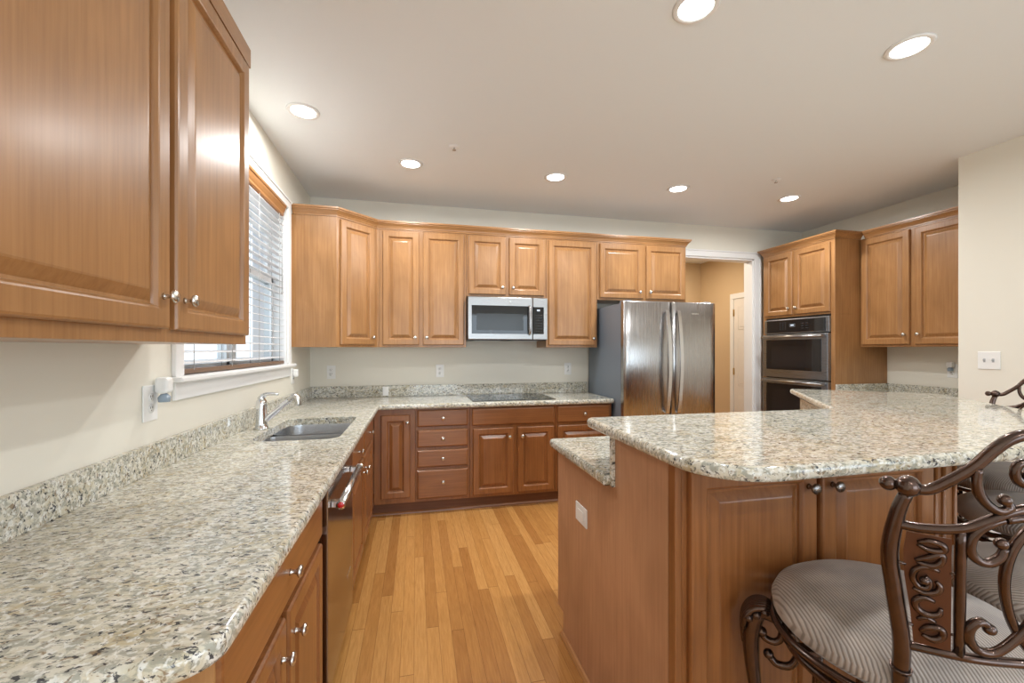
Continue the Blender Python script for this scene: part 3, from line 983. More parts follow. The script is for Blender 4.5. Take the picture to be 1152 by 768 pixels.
dr_ = obj('door', fdoor(FW / 2 + 0.003, FW, 0.735, FH), 'steel_v', fr)
obj('handle', fhandle(FW / 2 + 0.050, 0), 'handle', dr_)
fz = obj('freezer_drawer', fdoor(0.0, FW, 0.075, 0.722), 'steel_v', fr)
bm = NB(); tube(bm, [(0.10, 0.006, 0.64), (0.11, -0.045, 0.64), (FW / 2, -0.055, 0.64), (FW - 0.11, -0.045, 0.64), (FW - 0.10, 0.006, 0.64)], 0.012, 10, smooth=5); obj('handle', bm, 'steel_h', fz)
bm = NB()
xq = 0.655
for k, wd in enumerate((0.010, 0.008, 0.007, 0.009, 0.008, 0.007)):
    box(bm, xq, xq + wd, 0.001, 0.0055, 1.672, 1.682 + (0.004 if k % 2 else 0)); xq += wd + 0.004
obj('logo', bm, 'nickel', dr_)
for xx in (0.03, FW - 0.09):
    bm = NB(); box(bm, xx, xx + 0.06, 0.04, 0.16, 1.7655, 1.792, 0.006); obj('hinge_cover', bm, 'fridgeside', fr)

# ------------------------------------------------------------------ oven tower on the right wall (local x = -world y, front = -x)
TX, TY1, TY0 = 4.80, 4.10, 3.25
tw = cabinet('oven_cabinet', 'tall maple cabinet housing the double wall oven', 'cabinet', (TX, TY1, 0), R(-90),
    [(0.0, 0.85, 0, 0.629, 1.70, 2.408), (0.0, 0.040, 0, 0.629, 0.10, 1.70), (0.81, 0.85, 0, 0.629, 0.0, 1.70), (0.04, 0.81, 0.35, 0.629, 0.10, 1.70), (0.04, 0.81, 0, 0.35, 0.10, 0.40), (0.0, 0.81, 0.07, 0.6, 0.0, 0.10)],
    [(0.040, 0.392, 1.722, 2.385, 0.362, 1.79), (0.418, 0.810, 1.722, 2.385, 0.450, 1.79)], mats=('wood_z', 'wood_x'))
obj('drawer_front', door_bm(0.04, 0.81, 0.14, 0.38, -0.0005, flat=True), 'wood_x', tw)
crown([(5.2, TY1), (TX, TY1), (TX, TY0), (5.0995, TY0)], UT + 0.0005, 'maple crown moulding around the top of the oven cabinet', 'wood_y')
ov = thing('wall_oven', 'dark stainless double wall oven built into the tall cabinet', 'oven', (TX, 4.060, 0), R(-90))
OW = 0.770
bm = NB(); box(bm, 0.004, OW - 0.004, 0.002, 0.345, 0.405, 1.695); obj('cavity', bm, 'black', ov)
bm = NB(); box(bm, 0.0, OW, -0.022, 0.0015, 1.528, 1.678, 0.003); cpn = obj('control_panel', bm, 'slate', ov)
bm = NB(); box(bm, 0.035, OW - 0.035, -0.0245, -0.0222, 1.538, 1.668, 0.001); obj('control_glass', bm, 'blackglass', cpn)
bm = NB(); box(bm, 0.33, 0.40, -0.0252, -0.0246, 1.592, 1.628); obj('display', bm, 'burner', cpn)
bm = NB(); box(bm, 0.345, 0.382, -0.0258, -0.0253, 1.606, 1.618); obj('clock', bm, 'display', cpn)
bm = NB()
for r_ in range(4):
    for c_ in range(3):
        box(bm, 0.21 + c_ * 0.032, 0.222 + c_ * 0.032, -0.0252, -0.0246, 1.572 + r_ * 0.022, 1.578 + r_ * 0.022)
for c_ in range(2):
    for r_ in range(3):
        box(bm, 0.47 + c_ * 0.05, 0.50 + c_ * 0.05, -0.0252, -0.0246, 1.575 + r_ * 0.025, 1.578 + r_ * 0.025)
obj('key_marks', bm, 'burner', cpn)
def oven_door(za, zb):
    bm = NB(); box(bm, 0.0, OW, -0.040, 0.0015, za, zb, 0.004); d_ = obj('door', bm, 'slate', ov)
    bm = NB(); box(bm, 0.045, OW - 0.065, -0.0425, -0.0402, za + 0.085, zb - 0.055, 0.001); obj('door_glass', bm, 'blackglass', d_)
    bm = NB(); box(bm, 0.12, OW - 0.14, -0.0435, -0.0426, za + 0.115, zb - 0.12); obj('window', bm, 'ovenglass', d_)
    bm = NB()
    tube(bm, [(0.02, -0.082, zb - 0.026), (OW - 0.02, -0.082, zb - 0.026)], 0.0125, 14)
    for xx in (0.035, OW - 0.035):
        box(bm, xx - 0.012, xx + 0.012, -0.084, -0.040, zb - 0.038, zb - 0.014, 0.003)
    obj('handle', bm, 'steel_h', d_)
oven_door(1.058, 1.516)
oven_door(0.44, 1.048)

# right wall uppers and base
RX = 5.10
cabinet('wall_cabinet', 'two-door maple wall cabinet right of the oven cabinet', 'cabinet', (RX, 3.249, 0), R(-90),
    [(0.0, 0.932, 0, 0.329, UB + 0.004, UT)], [(0.020, 0.425, DZ0 + 0.004, DZ1, 0.392, 1.488), (0.465, 0.870, DZ0 + 0.004, DZ1, 0.498, 1.488)])
crown([(RX, 3.249 - 0.043), (RX, 2.317)], UT + 0.0005, 'maple crown moulding above the wall cabinet right of the oven', 'wood_y')
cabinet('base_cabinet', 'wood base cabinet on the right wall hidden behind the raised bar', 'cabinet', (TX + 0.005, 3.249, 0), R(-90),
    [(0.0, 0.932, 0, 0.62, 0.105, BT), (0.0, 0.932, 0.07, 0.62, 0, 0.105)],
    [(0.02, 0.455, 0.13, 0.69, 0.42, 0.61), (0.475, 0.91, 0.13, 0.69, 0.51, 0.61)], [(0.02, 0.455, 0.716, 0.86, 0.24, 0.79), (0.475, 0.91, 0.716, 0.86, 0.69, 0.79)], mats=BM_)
bm = NB(); slab(bm, [(TX - 0.03, 2.316), (W - 0.001, 2.316), (W - 0.001, 3.2495), (TX - 0.03, 3.2495)], CT0, CT1, edge=0.008)
tag(obj('countertop', bm, 'granite'), 'granite worktop on the right wall below the two-door wall cabinet', 'countertop')
bm = NB(); box(bm, W - 0.021, W - 0.001, 2.316, 3.228, CT1 + 0.0003, 1.030, 0.002); tag(obj('backsplash', bm, 'granite'), 'granite upstand on the right wall beyond the raised bar', 'backsplash')
bm = NB(); box(bm, TX + 0.002, W - 0.001, 3.2288, 3.2488, CT1 + 0.0003, 1.030, 0.002); tag(obj('backsplash', bm, 'granite'), 'granite upstand against the side of the oven cabinet', 'backsplash')

# ------------------------------------------------------------------ peninsula
PX = 1.63                     # outer face of the end panel
PF = 1.030                    # face frame plane of the bar doors
RY = 1.385                    # riser
u = Vector((0.600, 0.800))    # direction of the angled leg
nrm = Vector((0.800, -0.600))
P2 = Vector((2.84, 1.61)); P1 = Vector((3.49, 2.476))
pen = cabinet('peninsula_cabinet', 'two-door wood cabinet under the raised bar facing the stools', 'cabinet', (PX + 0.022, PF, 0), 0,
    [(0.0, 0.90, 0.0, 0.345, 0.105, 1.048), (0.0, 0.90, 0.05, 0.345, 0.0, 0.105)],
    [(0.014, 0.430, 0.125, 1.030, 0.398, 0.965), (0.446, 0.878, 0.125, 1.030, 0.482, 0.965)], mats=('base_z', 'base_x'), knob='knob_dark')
bm = NB()
for a in (0.905, 0.938, 0.985):
    tube(bm, [(PX + 0.022 + a, PF - 0.004, 0.105), (PX + 0.022 + a, PF - 0.004, 1.045)], 0.007, 8)
box(bm, PX + 0.022 + 0.901, PX + 0.022 + 0.998, PF - 0.003, PF + 0.018, 0.0, 1.048)
tag(obj('corner_pilaster', bm, 'base_z'), 'beaded wooden corner post where the bar front turns', 'panel')
# angled knee wall
a0 = Vector((2.655, PF + 0.012))
L_ = 1.42
pl = [a0, a0 + u * L_, a0 + u * L_ - nrm * 0.15, a0 - nrm * 0.15]
pl = [tuple(p) for p in pl]
bm = NB(); slab(bm, [tuple(a0 + nrm * 0.008), tuple(a0 + u * 1.50 + nrm * 0.008), tuple(a0 + u * 1.50 - nrm * 0.12), tuple(a0 - nrm * 0.12 + u * 0.12)], 0.0, 1.048, edge=0)
bmesh.ops.recalc_face_normals(bm, faces=bm.faces)
tag(obj('knee_wall', bm, 'base_z'), 'wood-faced knee wall carrying the angled leg of the raised bar', 'partition')
# kitchen side of the peninsula
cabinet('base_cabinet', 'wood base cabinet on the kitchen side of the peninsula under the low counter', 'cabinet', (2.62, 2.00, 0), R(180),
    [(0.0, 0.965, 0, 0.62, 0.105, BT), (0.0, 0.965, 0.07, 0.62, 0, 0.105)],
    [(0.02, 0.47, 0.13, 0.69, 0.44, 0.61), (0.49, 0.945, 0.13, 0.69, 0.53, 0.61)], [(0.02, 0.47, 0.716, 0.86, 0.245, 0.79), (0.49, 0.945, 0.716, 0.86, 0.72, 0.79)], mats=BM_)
# end panel: stepped outline with a toe notch
bm = NB()
prof = [(1.062, 0.0), (1.925, 0.0), (1.925, 0.105), (2.003, 0.105), (2.003, CT0 - 0.001), (RY, CT0 - 0.001), (RY, 1.048), (1.062, 1.048)]
fa = [bm.verts.new((PX, y, z)) for y, z in prof]
fb = [bm.verts.new((PX + 0.0205, y, z)) for y, z in prof]
bm.faces.new(fa); bm.faces.new(list(reversed(fb)))
for k in range(len(prof)):
    bm.faces.new((fa[k], fb[k], fb[(k + 1) % len(prof)], fa[(k + 1) % len(prof)]))
bmesh.ops.recalc_face_normals(bm, faces=bm.faces)
ep = obj('end_panel', bm, 'panel'); tag(ep, 'pinkish-brown flat panel covering the end of the peninsula', 'panel')
bm = NB(); sweep(bm, [(PX - 0.0005, 1.925), (PX - 0.0005, 1.035)], [(0.0, 0.0), (0.018, 0.0), (0.016, 0.010), (0.009, 0.018), (0.0, 0.020)]); obj('shoe_moulding', bm, 'oak_trim', ep)
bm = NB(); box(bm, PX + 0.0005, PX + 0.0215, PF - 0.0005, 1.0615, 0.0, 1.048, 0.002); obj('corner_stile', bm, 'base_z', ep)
# low counter, riser, bar top
bm = NB()
slab(bm, round_poly([(1.594, RY + 0.021), (2.735, RY + 0.021), (3.185, 2.006), (3.15, 2.04), (1.594, 2.04)], [0.004, 0, 0, 0, 0.02], 5), CT0, CT1, edge=0.011)
tag(obj('countertop', bm, 'granite'), 'low granite counter on the kitchen side of the peninsula', 'countertop')
bm = NB()
box(bm, 1.618, 2.66, RY, RY + 0.020, CT1 - 0.04, 1.0485, 0.001)
o_ = Vector((2.66, RY))
pr_ = a0 - nrm * 0.145 + u * 0.15
slab(bm, [tuple(pr_), tuple(pr_ + nrm * 0.02), tuple(pr_ + nrm * 0.02 + u * 1.42), tuple(pr_ + u * 1.42)], 0.9145, 1.0485, edge=0)
tag(obj('riser', bm, 'granite'), 'upright granite strip between the low counter and the raised bar', 'backsplash')
K = Vector((4.11, 1.99))
Bd = K - u * 1.40
poly = [(1.600, 0.822), (2.55, 0.842), (3.02, 0.885), tuple(Bd), tuple(K), tuple(P1), tuple(P2), (1.610, 1.612)]
poly = round_poly(poly, [0.17, 0.6, 0.5, 0.12, 0.10, 0.02, 0.04, 0.03], 8)
bm = NB(); slab(bm, poly, 1.0490, 1.086, edge=0.012)
tag(obj('breakfast_counter', bm, 'granite'), 'raised angled granite breakfast bar top in front of the stools', 'countertop')

# ------------------------------------------------------------------ outlets, switches
def plate(x, y, z, face, wd, ht, style, label, cat='outlet', name='wall_outlet', group=None):
    rot = {'+x': R(90), '-y': 0, '-x': R(-90)}[face]
    t_ = thing(name, label, cat, (x, y, z), rot, group)
    bm = NB(); box(bm, -wd / 2, wd / 2, -0.006, -0.0006, -ht / 2, ht / 2, 0.002); obj('cover_plate', bm, 'plastic', t_)
    if style == 'duplex':
        for s_ in (-1, 1):
            bm = NB(); lathe(bm, [(0, 0), (0.016, 0), (0.016, 0.002), (0, 0.002)], (0, -0.006, s_ * 0.0205), (0, -1, 0), 18); rc = obj('receptacle', bm, 'plastic', t_)
            bm = NB()
            for q_ in (-0.006, 0.006): box(bm, q_ - 0.0013, q_ + 0.0013, -0.0086, -0.0081, s_ * 0.0205, s_ * 0.0205 + 0.008)
            lathe(bm, [(0, 0), (0.0024, 0), (0, 0.0006)], (0, -0.0081, s_ * 0.0205 - 0.006), (0, -1, 0), 8)
            obj('slot', bm, 'slot', rc)
    elif style == 'toggle2':
        for s_ in (-1, 1):
            bm = NB(); box(bm, s_ * 0.023 - 0.006, s_ * 0.023 + 0.006, -0.0075, -0.0062, -0.013, 0.013); box(bm, s_ * 0.023 - 0.0035, s_ * 0.023 + 0.0035, -0.017, -0.0075, -0.002, 0.008, 0.001); obj('toggle', bm, 'greyplastic', t_)
    elif style == 'decora':
        bm = NB(); box(bm, -0.017, 0.017, -0.0085, -0.0062, -0.033, 0.033, 0.001); rc = obj('receptacle', bm, 'plastic', t_)
        bm = NB()
        for s_ in (-1, 1):
            for q_ in (-0.006, 0.006): box(bm, q_ - 0.0012, q_ + 0.0012, -0.0091, -0.0086, s_ * 0.017, s_ * 0.017 + 0.007)
        obj('slot', bm, 'slot', rc)
    return t_
plate(0, 1.795, 1.165, '+x', 0.085, 0.130, 'duplex', 'white outlet on the left wall with an air freshener in its upper socket')
plate(0, 3.62, 1.150, '+x', 0.072, 0.118, 'duplex', 'white outlet on the left wall in the corner beyond the window')
plate(0.180, D, 1.149, '-y', 0.076, 0.122, 'duplex', 'white outlet on the back wall near the left corner')
plate(1.170, D, 1.150, '-y', 0.076, 0.122, 'duplex', 'white outlet on the back wall left of the microwave')
plate(2.482, D, 1.158, '-y', 0.076, 0.122, 'duplex', 'white outlet on the back wall beside the refrigerator')
plate(0.664, D - 0.0215, 0.966, '-y', 0.055, 0.085, 'blank', 'small white plate set in the granite upstand near the corner', 'outlet', 'outlet_cover')
plate(W, 2.73, 1.175, '-x', 0.076, 0.118, 'duplex', 'white outlet on the right wall under the wall cabinet')
plate(JX, 2.142, 1.283, '-x', 0.119, 0.122, 'toggle2', 'white double light switch on the wall above the bar', 'light switch', 'light_switch')
t_ = plate(PX, 1.693, 0.662, '-x', 0.120, 0.078, 'blank', 'white horizontal outlet on the end panel of the peninsula', 'outlet')
bm = NB(); box(bm, -0.033, 0.033, -0.0085, -0.0062, -0.017, 0.017, 0.001); obj('receptacle', bm, 'plastic', t_)

af = thing('air_freshener', 'white plug-in air freshener in the outlet beside the window', 'air freshener', (0.009, 1.825, 1.205), R(90))
bm = NB()
box(bm, -0.024, 0.024, -0.045, -0.0005, -0.008, 0.052, 0.012, 3)
obj('housing', bm, 'plastic', af)
bm = NB(); tube(bm, [(0, -0.022, -0.010), (0, -0.024, -0.022), (0, -0.024, -0.040)], [0.010, 0.020, 0.018], 14); obj('refill_bottle', bm, 'bluegel', af)
af2 = thing('air_freshener', 'small plug-in air freshener on the right wall under the cabinet', 'air freshener', (W - 0.009, 2.73, 1.205), R(-90))
bm = NB(); box(bm, -0.022, 0.022, -0.04, -0.0005, 0.0, 0.045, 0.010, 3); obj('housing', bm, 'plastic', af2)
bm = NB(); tube(bm, [(0, -0.02, -0.001), (0, -0.022, -0.012), (0, -0.022, -0.032)], [0.010, 0.020, 0.017], 14); obj('refill_bottle', bm, 'bluegel', af2)
af3 = thing('night_light', 'small white plug in the corner outlet beyond the window', 'plug', (0.009, 3.62, 1.165), R(90))
bm = NB(); box(bm, -0.02, 0.02, -0.034, -0.0005, -0.02, 0.04, 0.009, 3); obj('housing', bm, 'plastic', af3)

# ------------------------------------------------------------------ recessed ceiling lights
M['lamp'] = simple('lamp_lens', (1, 1, 1), 0.5, emit=(1.0, 0.97, 0.92), es=9.0)
spots = [((2.056, 1.526), 'recessed ceiling light at the top edge of the photo, left of the other near one'),
         ((3.163, 1.513), 'recessed ceiling light nearest the upper right corner of the photo'),
         ((0.300, 2.697), 'recessed ceiling light next to the window'),
         ((0.904, 3.282), 'recessed ceiling light in front of the left back cabinets, first of the far row'),
         ((2.044, 3.280), 'recessed ceiling light in the far row in front of the microwave'),
         ((3.160, 3.283), 'recessed ceiling light in the far row in front of the refrigerator'),
         ((4.303, 3.271), 'recessed ceiling light in front of the wall oven'),
         ((1.2, -1.2), 'unseen recessed ceiling light added behind the camera on the left'),  # this lamp and the next are added out of view
         ((3.4, -1.2), 'unseen recessed ceiling light added behind the camera on the right')]
for (x, y), lab in spots:
    t_ = thing('recessed_light', lab, 'ceiling light', (x, y, H), 0, 'recessed ceiling lights')
    bm = NB(); lathe(bm, [(0.068, -0.0035), (0.072, -0.007), (0.086, -0.006), (0.092, -0.0005), (0.068, -0.0005)], sides=32); obj('trim_ring', bm, 'white', t_)
    bm = NB(); lathe(bm, [(0, -0.005), (0.055, -0.0046), (0.0675, -0.0036), (0.0675, -0.0006), (0, -0.0006)], sides=32); obj('lens', bm, 'lamp', t_)
    l = bpy.data.lights.new('downlight', 'AREA'); l.shape = 'DISK'; l.size = 0.13; l.energy = DOWN; l.color = LAMP_COL; l.spread = R(175)
    lo = bpy.data.objects.new('downlight', l); COL.objects.link(lo); lo.parent = t_; lo.location = (0, 0, -0.02)
for (x, y), lab in (((1.200, 2.943), 'small white sprinkler head on the ceiling above the left back cabinets'), ((3.827, 2.935), 'small white sprinkler head on the ceiling before the oven')):
    t_ = thing('sprinkler_head', lab, 'sprinkler', (x, y, H))
    bm = NB(); lathe(bm, [(0.034, -0.0005), (0.032, -0.005), (0.013, -0.008), (0, -0.008)], sides=20); obj('escutcheon', bm, 'white', t_)
    bm = NB(); tube(bm, [(0, 0, -0.008), (0, 0, -0.022)], 0.006, 8); lathe(bm, [(0, -0.022), (0.014, -0.022), (0.014, -0.024), (0, -0.024)], sides=12); obj('deflector', bm, 'nickel', t_)
# hall lamp
l = bpy.data.lights.new('hall_lamp', 'AREA'); l.shape = 'DISK'; l.size = 0.3; l.energy = 14; l.color = (1.0, 0.86, 0.68)
lo = bpy.data.objects.new('hall_lamp', l); COL.objects.link(lo); lo.location = (4.2, 4.9, HZ - 0.03)

# ------------------------------------------------------------------ bar stools
def S(th, z, out=0.0):
    r_ = 0.262 + 0.14 * (z - 0.84) + out
    z = z + (1.36 - z) * 0.04
    a = R(th)
    return Vector((-r_ * math.sin(a), -r_ * math.cos(a), z))
def make_stool(label):
    st = thing('bar_stool', label, 'bar stool')
    bm = NB(); lathe(bm, [(0, 0.802), (0.08, 0.800), (0.15, 0.794), (0.205, 0.780), (0.238, 0.759), (0.248, 0.738), (0.245, 0.718), (0.234, 0.706), (0, 0.706)], sides=48); obj('seat', bm, 'fabric', st)
    bm = NB(); pts = [(0.246 * math.cos(2 * PI * k / 40), 0.246 * math.sin(2 * PI * k / 40), 0.694) for k in range(40)]
    tube(bm, pts, 0.009, 8, closed=True); box(bm, -0.22, 0.22, -0.02, 0.02, 0.690, 0.703); box(bm, -0.02, 0.02, -0.22, 0.22, 0.690, 0.703)
    obj('seat_ring', bm, 'bronze', st)
    bm = NB(); lathe(bm, [(0, 0.69), (0.09, 0.69), (0.09, 0.672), (0.05, 0.668), (0.05, 0.66), (0, 0.66)], sides=24); obj('swivel', bm, 'bronze', st)
    bm = NB(); pts = [(0.222 * math.cos(2 * PI * k / 40), 0.222 * math.sin(2 * PI * k / 40), 0.655) for k in range(40)]
    tube(bm, pts, 0.0105, 8, closed=True); box(bm, -0.215, 0.215, -0.016, 0.016, 0.650, 0.660); box(bm, -0.016, 0.016, -0.215, 0.215, 0.650, 0.660)
    obj('base_ring', bm, 'bronze', st)
    bm = NB(); pts = [(0.228 * math.cos(2 * PI * k / 40), 0.228 * math.sin(2 * PI * k / 40), 0.245) for k in range(40)]
    tube(bm, pts, 0.0105, 8, closed=True); obj('foot_ring', bm, 'bronze', st)
    for q_ in range(4):
        rot = Matrix.Rotation(R(157 + 90 * q_), 4, 'Z')
        bm = NB()
        tube(bm, [(0.222, 0, 0.650), (0.244, 0, 0.672), (0.276, 0, 0.676), (0.290, 0, 0.640), (0.294, 0, 0.58), (0.285, 0, 0.48), (0.262, 0, 0.34), (0.243, 0, 0.24), (0.246, 0, 0.14), (0.262, 0, 0.055), (0.276, 0, 0.018), (0.284, 0, 0.020)],
             [0.012, 0.017, 0.022, 0.023, 0.020, 0.016, 0.0135, 0.0125, 0.0125, 0.014, 0.0165, 0.010], 10, smooth=4)
        bm.transform(rot); lg = obj('leg', bm, 'bronze', st)
        bm = NB()
        for k in range(7):       # acanthus leaf: ridged strands folding over the knee
            w_ = (k - 3) / 3.0
            sp = 0.0255 * w_
            ln = 0.085 * (1 - 0.45 * abs(w_))
            base = 0.004 * (1 - w_ * w_)
            tube(bm, [(0.236, sp * 0.5, 0.686 + base), (0.262, sp, 0.697 + base), (0.288, sp * 1.1, 0.690 + base), (0.305 + base, sp * 1.15, 0.668), (0.310 + base, sp, 0.668 - ln * 0.5), (0.309 + base, sp * 0.45, 0.668 - ln)],
                 [0.005, 0.008, 0.009, 0.0085, 0.0065, 0.003], 8, smooth=4)
            if abs(w_) > 0.5:
                for j in range(3):
                    ball(bm, (0.262 + 0.018 * j, sp * 1.35, 0.690 - 0.012 * j), 0.0085, 1.2, 0.7, 1.0, 8)
        bm.transform(rot); obj('acanthus_leaf', bm, 'bronze', lg)
        bm = NB()
        tube(bm, [(0.222, 0, 0.645), (0.228, 0, 0.618), (0.243, 0, 0.606), (0.262, 0, 0.610), (0.268, 0, 0.620)], [0.009, 0.009, 0.009, 0.009, 0.009], 8, smooth=4)
        ball(bm, (0.269, 0, 0.624), 0.0125)
        tube(bm, [(0.205, 0, 0.650), (0.190, 0, 0.600), (0.205, 0, 0.560), (0.235, 0, 0.552), (0.252, 0, 0.566)], 0.0095, 8, smooth=4)
        ball(bm, (0.254, 0, 0.571), 0.0125)
        bm.transform(rot); obj('scroll', bm, 'bronze', lg)
        bm = NB(); tube(bm, [(0.150, 0.05, 0.652), (0.155, 0.05, 0.45), (0.205, 0.08, 0.247)], 0.008, 8, smooth=5)
        tube(bm, [(0.150, -0.05, 0.652), (0.155, -0.05, 0.45), (0.205, -0.08, 0.247)], 0.008, 8, smooth=5)
        bm.transform(rot); obj('stretcher_bar', bm, 'bronze', st)
    # back
    for s_ in (-1, 1):
        bm = NB()
        pts = [(33.5, 0.670), (33.2, 0.736), (33.0, 0.808), (35.0, 0.90), (36.3, 0.981), (34.0, 1.06), (31.8, 1.100)]
        tube(bm, [S(s_ * a, z) for a, z in pts], [0.013, 0.0135, 0.0135, 0.0135, 0.013, 0.0115, 0.010], 12, smooth=4)
        bx0 = [S(s_ * 33.2, 0.676, 0.0), S(s_ * 40, 0.682, -0.016), S(s_ * 46, 0.690, -0.016)]
        tube(bm, bx0, [0.018, 0.014, 0.008], 8, smooth=3)
        tube(bm, [S(s_ * 33.2, 0.745), S(s_ * 33.1, 0.752)], 0.0165, 12)
        obj('back_post', bm, 'bronze', st)
    for s_ in (-1, 1):
        bm = NB(); c_ = S(s_ * 31.5, 1.112); ball(bm, c_, 0.0185)
        o_ = S(s_ * 36.5, 1.112); ball(bm, o_, 0.013)
        lathe(bm, [(0.012, -0.006), (0.021, 0.0), (0.012, 0.006)], c_, (o_ - c_).normalized(), 14)
        obj('finial', bm, 'bronze', st)
    bm = NB()
    top = [(30.5, 1.108), (26.5, 1.111), (22.0, 1.131), (16.8, 1.159), (13.1, 1.188), (9.5, 1.211), (5.1, 1.221), (0.0, 1.214)]
    full = top + [(-a, z) for a, z in reversed(top[:-1])]
    tube(bm, [S(a, z) for a, z in full], 0.0092, 10, smooth=4)
    mid = [(34.5, 1.036), (26.7, 1.038), (18.0, 1.048), (11.5, 1.070), (6.5, 1.088), (0.0, 1.097)]
    full = mid + [(-a, z) for a, z in reversed(mid[:-1])]
    tube(bm, [S(a, z) for a, z in full], 0.0085, 10, smooth=4)
    bot = [(32.5, 0.800), (17.0, 0.806), (8.3, 0.808), (0.0, 0.810)]
    full = bot + [(-a, z) for a, z in reversed(bot[:-1])]
    tube(bm, [S(a, z) for a, z in full], 0.0080, 10, smooth=4)
    for s_ in (-1, 1):
        tube(bm, [S(s_ * 18.4, 1.046), S(s_ * 17.6, 0.944), S(s_ * 16.4, 0.808)], 0.0080, 8, smooth=4)
    obj('back_rail', bm, 'bronze', st)
    bm = NB()
    for s_ in (-1, 1):
        cs = [(15.9, 1.158), (16.0, 1.135), (15.0, 1.113), (12.8, 1.096), (10.0, 1.088), (7.9, 1.095), (8.8, 1.107)]
        tube(bm, [S(s_ * a, z, 0.003) for a, z in cs], [0.007, 0.0075, 0.008, 0.008, 0.0078, 0.0075, 0.006], 8, smooth=4)
        ball(bm, S(s_ * 9.2, 1.108, 0.003), 0.0095)
        vol = [(1.2, 1.212), (1.0, 1.170), (1.8, 1.145), (4.0, 1.136), (6.6, 1.143), (7.6, 1.158), (6.9, 1.171), (5.0, 1.174), (3.6, 1.166), (4.2, 1.155)]
        tube(bm, [S(s_ * a, z, 0.002) for a, z in vol], [0.006, 0.0075, 0.0075, 0.0075, 0.0075, 0.007, 0.0065, 0.006, 0.0055, 0.005], 8, smooth=4)
        ball(bm, S(s_ * 4.6, 1.153, 0.002), 0.0075)
        scr = [(8.0, 1.074), (12.0, 1.062), (15.4, 1.040), (16.0, 1.012), (13.9, 0.995), (11.0, 0.993), (8.4, 1.006), (7.7, 1.022)]
        tube(bm, [S(s_ * a, z, 0.002) for a, z in scr], [0.006, 0.0075, 0.008, 0.008, 0.008, 0.008, 0.0075, 0.006], 8, smooth=4)
        ball(bm, S(s_ * 8.6, 1.030, 0.002), 0.0095)
        Bp = [(8.3, 1.073), (3.6, 1.078), (-1.3, 1.057), (-4.9, 1.019), (-5.9, 0.965), (-3.9, 0.910), (0.2, 0.866), (6.0, 0.830), (11.0, 0.826), (14.2, 0.843), (14.4, 0.866), (12.0, 0.882), (9.5, 0.876)]
        tube(bm, [S(s_ * a, z, 0.003 * s_) for a, z in Bp], [0.0075] * 9 + [0.0085, 0.0085, 0.0075, 0.006], 8, smooth=5)
        ball(bm, S(s_ * 8.9, 0.870, 0.002), 0.0095)
    obj('scrollwork', bm, 'bronze', st)
    bm = NB()       # leaf crest at the middle of the top rail
    for k in range(5):
        z = 1.226 - k * 0.016
        ball(bm, S(0, z, 0.006), 0.010, 0.8 + 0.25 * (k % 2), 0.9, 1.1, 10)
        for s_ in (-1, 1):
            ball(bm, S(s_ * (2.6 - 0.35 * k), z + 0.006, 0.005), 0.008, 1, 0.8, 1.3, 8)
    obj('leaf_crest', bm, 'bronze', st)
    for s_ in (-1, 1):
        bm = NB()
        rows = [(0.812, 29.5, 18.8), (0.87, 30.5, 19.3), (0.94, 32.3, 19.9), (0.99, 32.6, 20.3), (1.026, 31.8, 20.5)]
        for off in (0,):
            g = []
            for z, aa, bb in rows:
                g.append([(bm.verts.new(S(s_ * (aa + (bb - aa) * t_ / 4), z, 0.0015)), bm.verts.new(S(s_ * (aa + (bb - aa) * t_ / 4), z, -0.0015))) for t_ in range(5)])
            for A, B in zip(g, g[1:]):
                for k in range(4):
                    for side in (0, 1):
                        bm.faces.new((A[k][side], A[k + 1][side], B[k + 1][side], B[k][side]))
                for e in (0, 4):
                    bm.faces.new((A[e][0], B[e][0], B[e][1], A[e][1]))
            for row in (g[0], g[-1]):
                for k in range(4):
                    bm.faces.new((row[k][0], row[k + 1][0], row[k + 1][1], row[k][1]))
        bmesh.ops.recalc_face_normals(bm, faces=bm.faces)
        pn = obj('back_panel', bm, 'bronze_plate', st)
        bm = NB()
        def rel(seq, r_):
            tube(bm, [S(s_ * a, z, 0.003) for a, z in seq], r_, 8, smooth=4)
        rel([(29, 1.010), (26, 1.016), (22.8, 1.012), (22.6, 1.002), (26, 0.999), (29, 1.006)], [0.003, 0.0055, 0.006, 0.0055, 0.0055, 0.003])
        rel([(29.6, 0.975), (26, 0.985), (23.0, 0.995), (22.8, 0.982), (25, 0.970), (29.2, 0.972)], [0.003, 0.006, 0.0055, 0.0055, 0.006, 0.003])
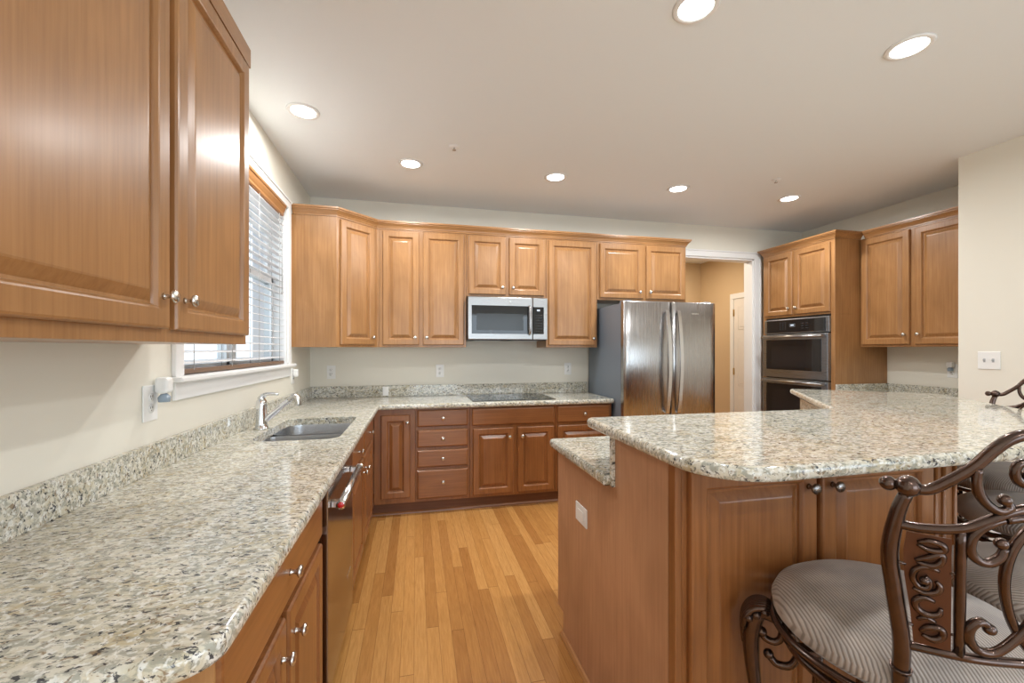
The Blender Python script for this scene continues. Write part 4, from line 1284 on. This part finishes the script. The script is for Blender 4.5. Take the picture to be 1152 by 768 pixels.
        rel([(23.2, 0.962), (26.5, 0.966), (29.3, 0.957), (30.0, 0.940), (28.6, 0.926), (26.2, 0.926), (25.6, 0.938), (27.2, 0.946)], [0.003, 0.005, 0.0055, 0.0055, 0.0055, 0.0055, 0.005, 0.0065])
        rel([(30.0, 0.920), (27, 0.915), (23.6, 0.922), (22.9, 0.934), (24, 0.942)], [0.003, 0.005, 0.0055, 0.005, 0.003])
        rel([(24.0, 0.902), (27, 0.906), (29.2, 0.896), (28.8, 0.882), (26, 0.874), (22.9, 0.880), (22.3, 0.892)], [0.003, 0.0055, 0.006, 0.006, 0.0065, 0.005, 0.003])
        rel([(28.6, 0.860), (26.4, 0.868), (23.5, 0.862)], [0.003, 0.005, 0.003])
        rel([(27.8, 0.838), (25.5, 0.850), (22.0, 0.852), (21.6, 0.838), (24, 0.828), (27.2, 0.832)], [0.003, 0.006, 0.006, 0.006, 0.0065, 0.003])
        ball(bm, S(s_ * 27.0, 0.940, 0.006), 0.0075)
        obj('relief', bm, 'bronze', pn)
    for s_ in (-1, 1):
        for z, aa, bb in ((0.845, 33.2, 29.5), (0.962, 36.0, 31.8), (0.845, 19.2, 16.4), (0.962, 20.5, 17.6)):
            bm = NB(); tube(bm, [S(s_ * aa, z), S(s_ * bb, z)], 0.0028, 6)
            obj('panel_pin', bm, 'bronze', st)
    return st

stool = make_stool('bronze scrollwork bar stool with striped round seat closest to the camera')
stool['group'] = 'bar stools along the raised bar'
stool.location = (2.02, 0.755, 0)
stool.rotation_euler = (0, 0, R(-21))
for (x, y, ph, lab) in ((2.57, 0.742, 30, 'bronze bar stool with striped seat directly behind the back of the closest stool'),
                        (3.205, 1.085, 55, 'bronze bar stool with striped seat, third along the bar from the camera'),
                        (3.725, 1.475, 95, 'farthest bar stool with its bronze back rising in front of the wall switch')):
    c = copy_tree(stool)
    c.location = (x, y, 0)
    c.rotation_euler = (0, 0, R(ph))
    c['label'] = lab
    for ch in c.children:
        if ch.name.startswith(('leg', 'stretcher_bar')):
            ch.rotation_euler = (0, 0, R(-21 - ph))
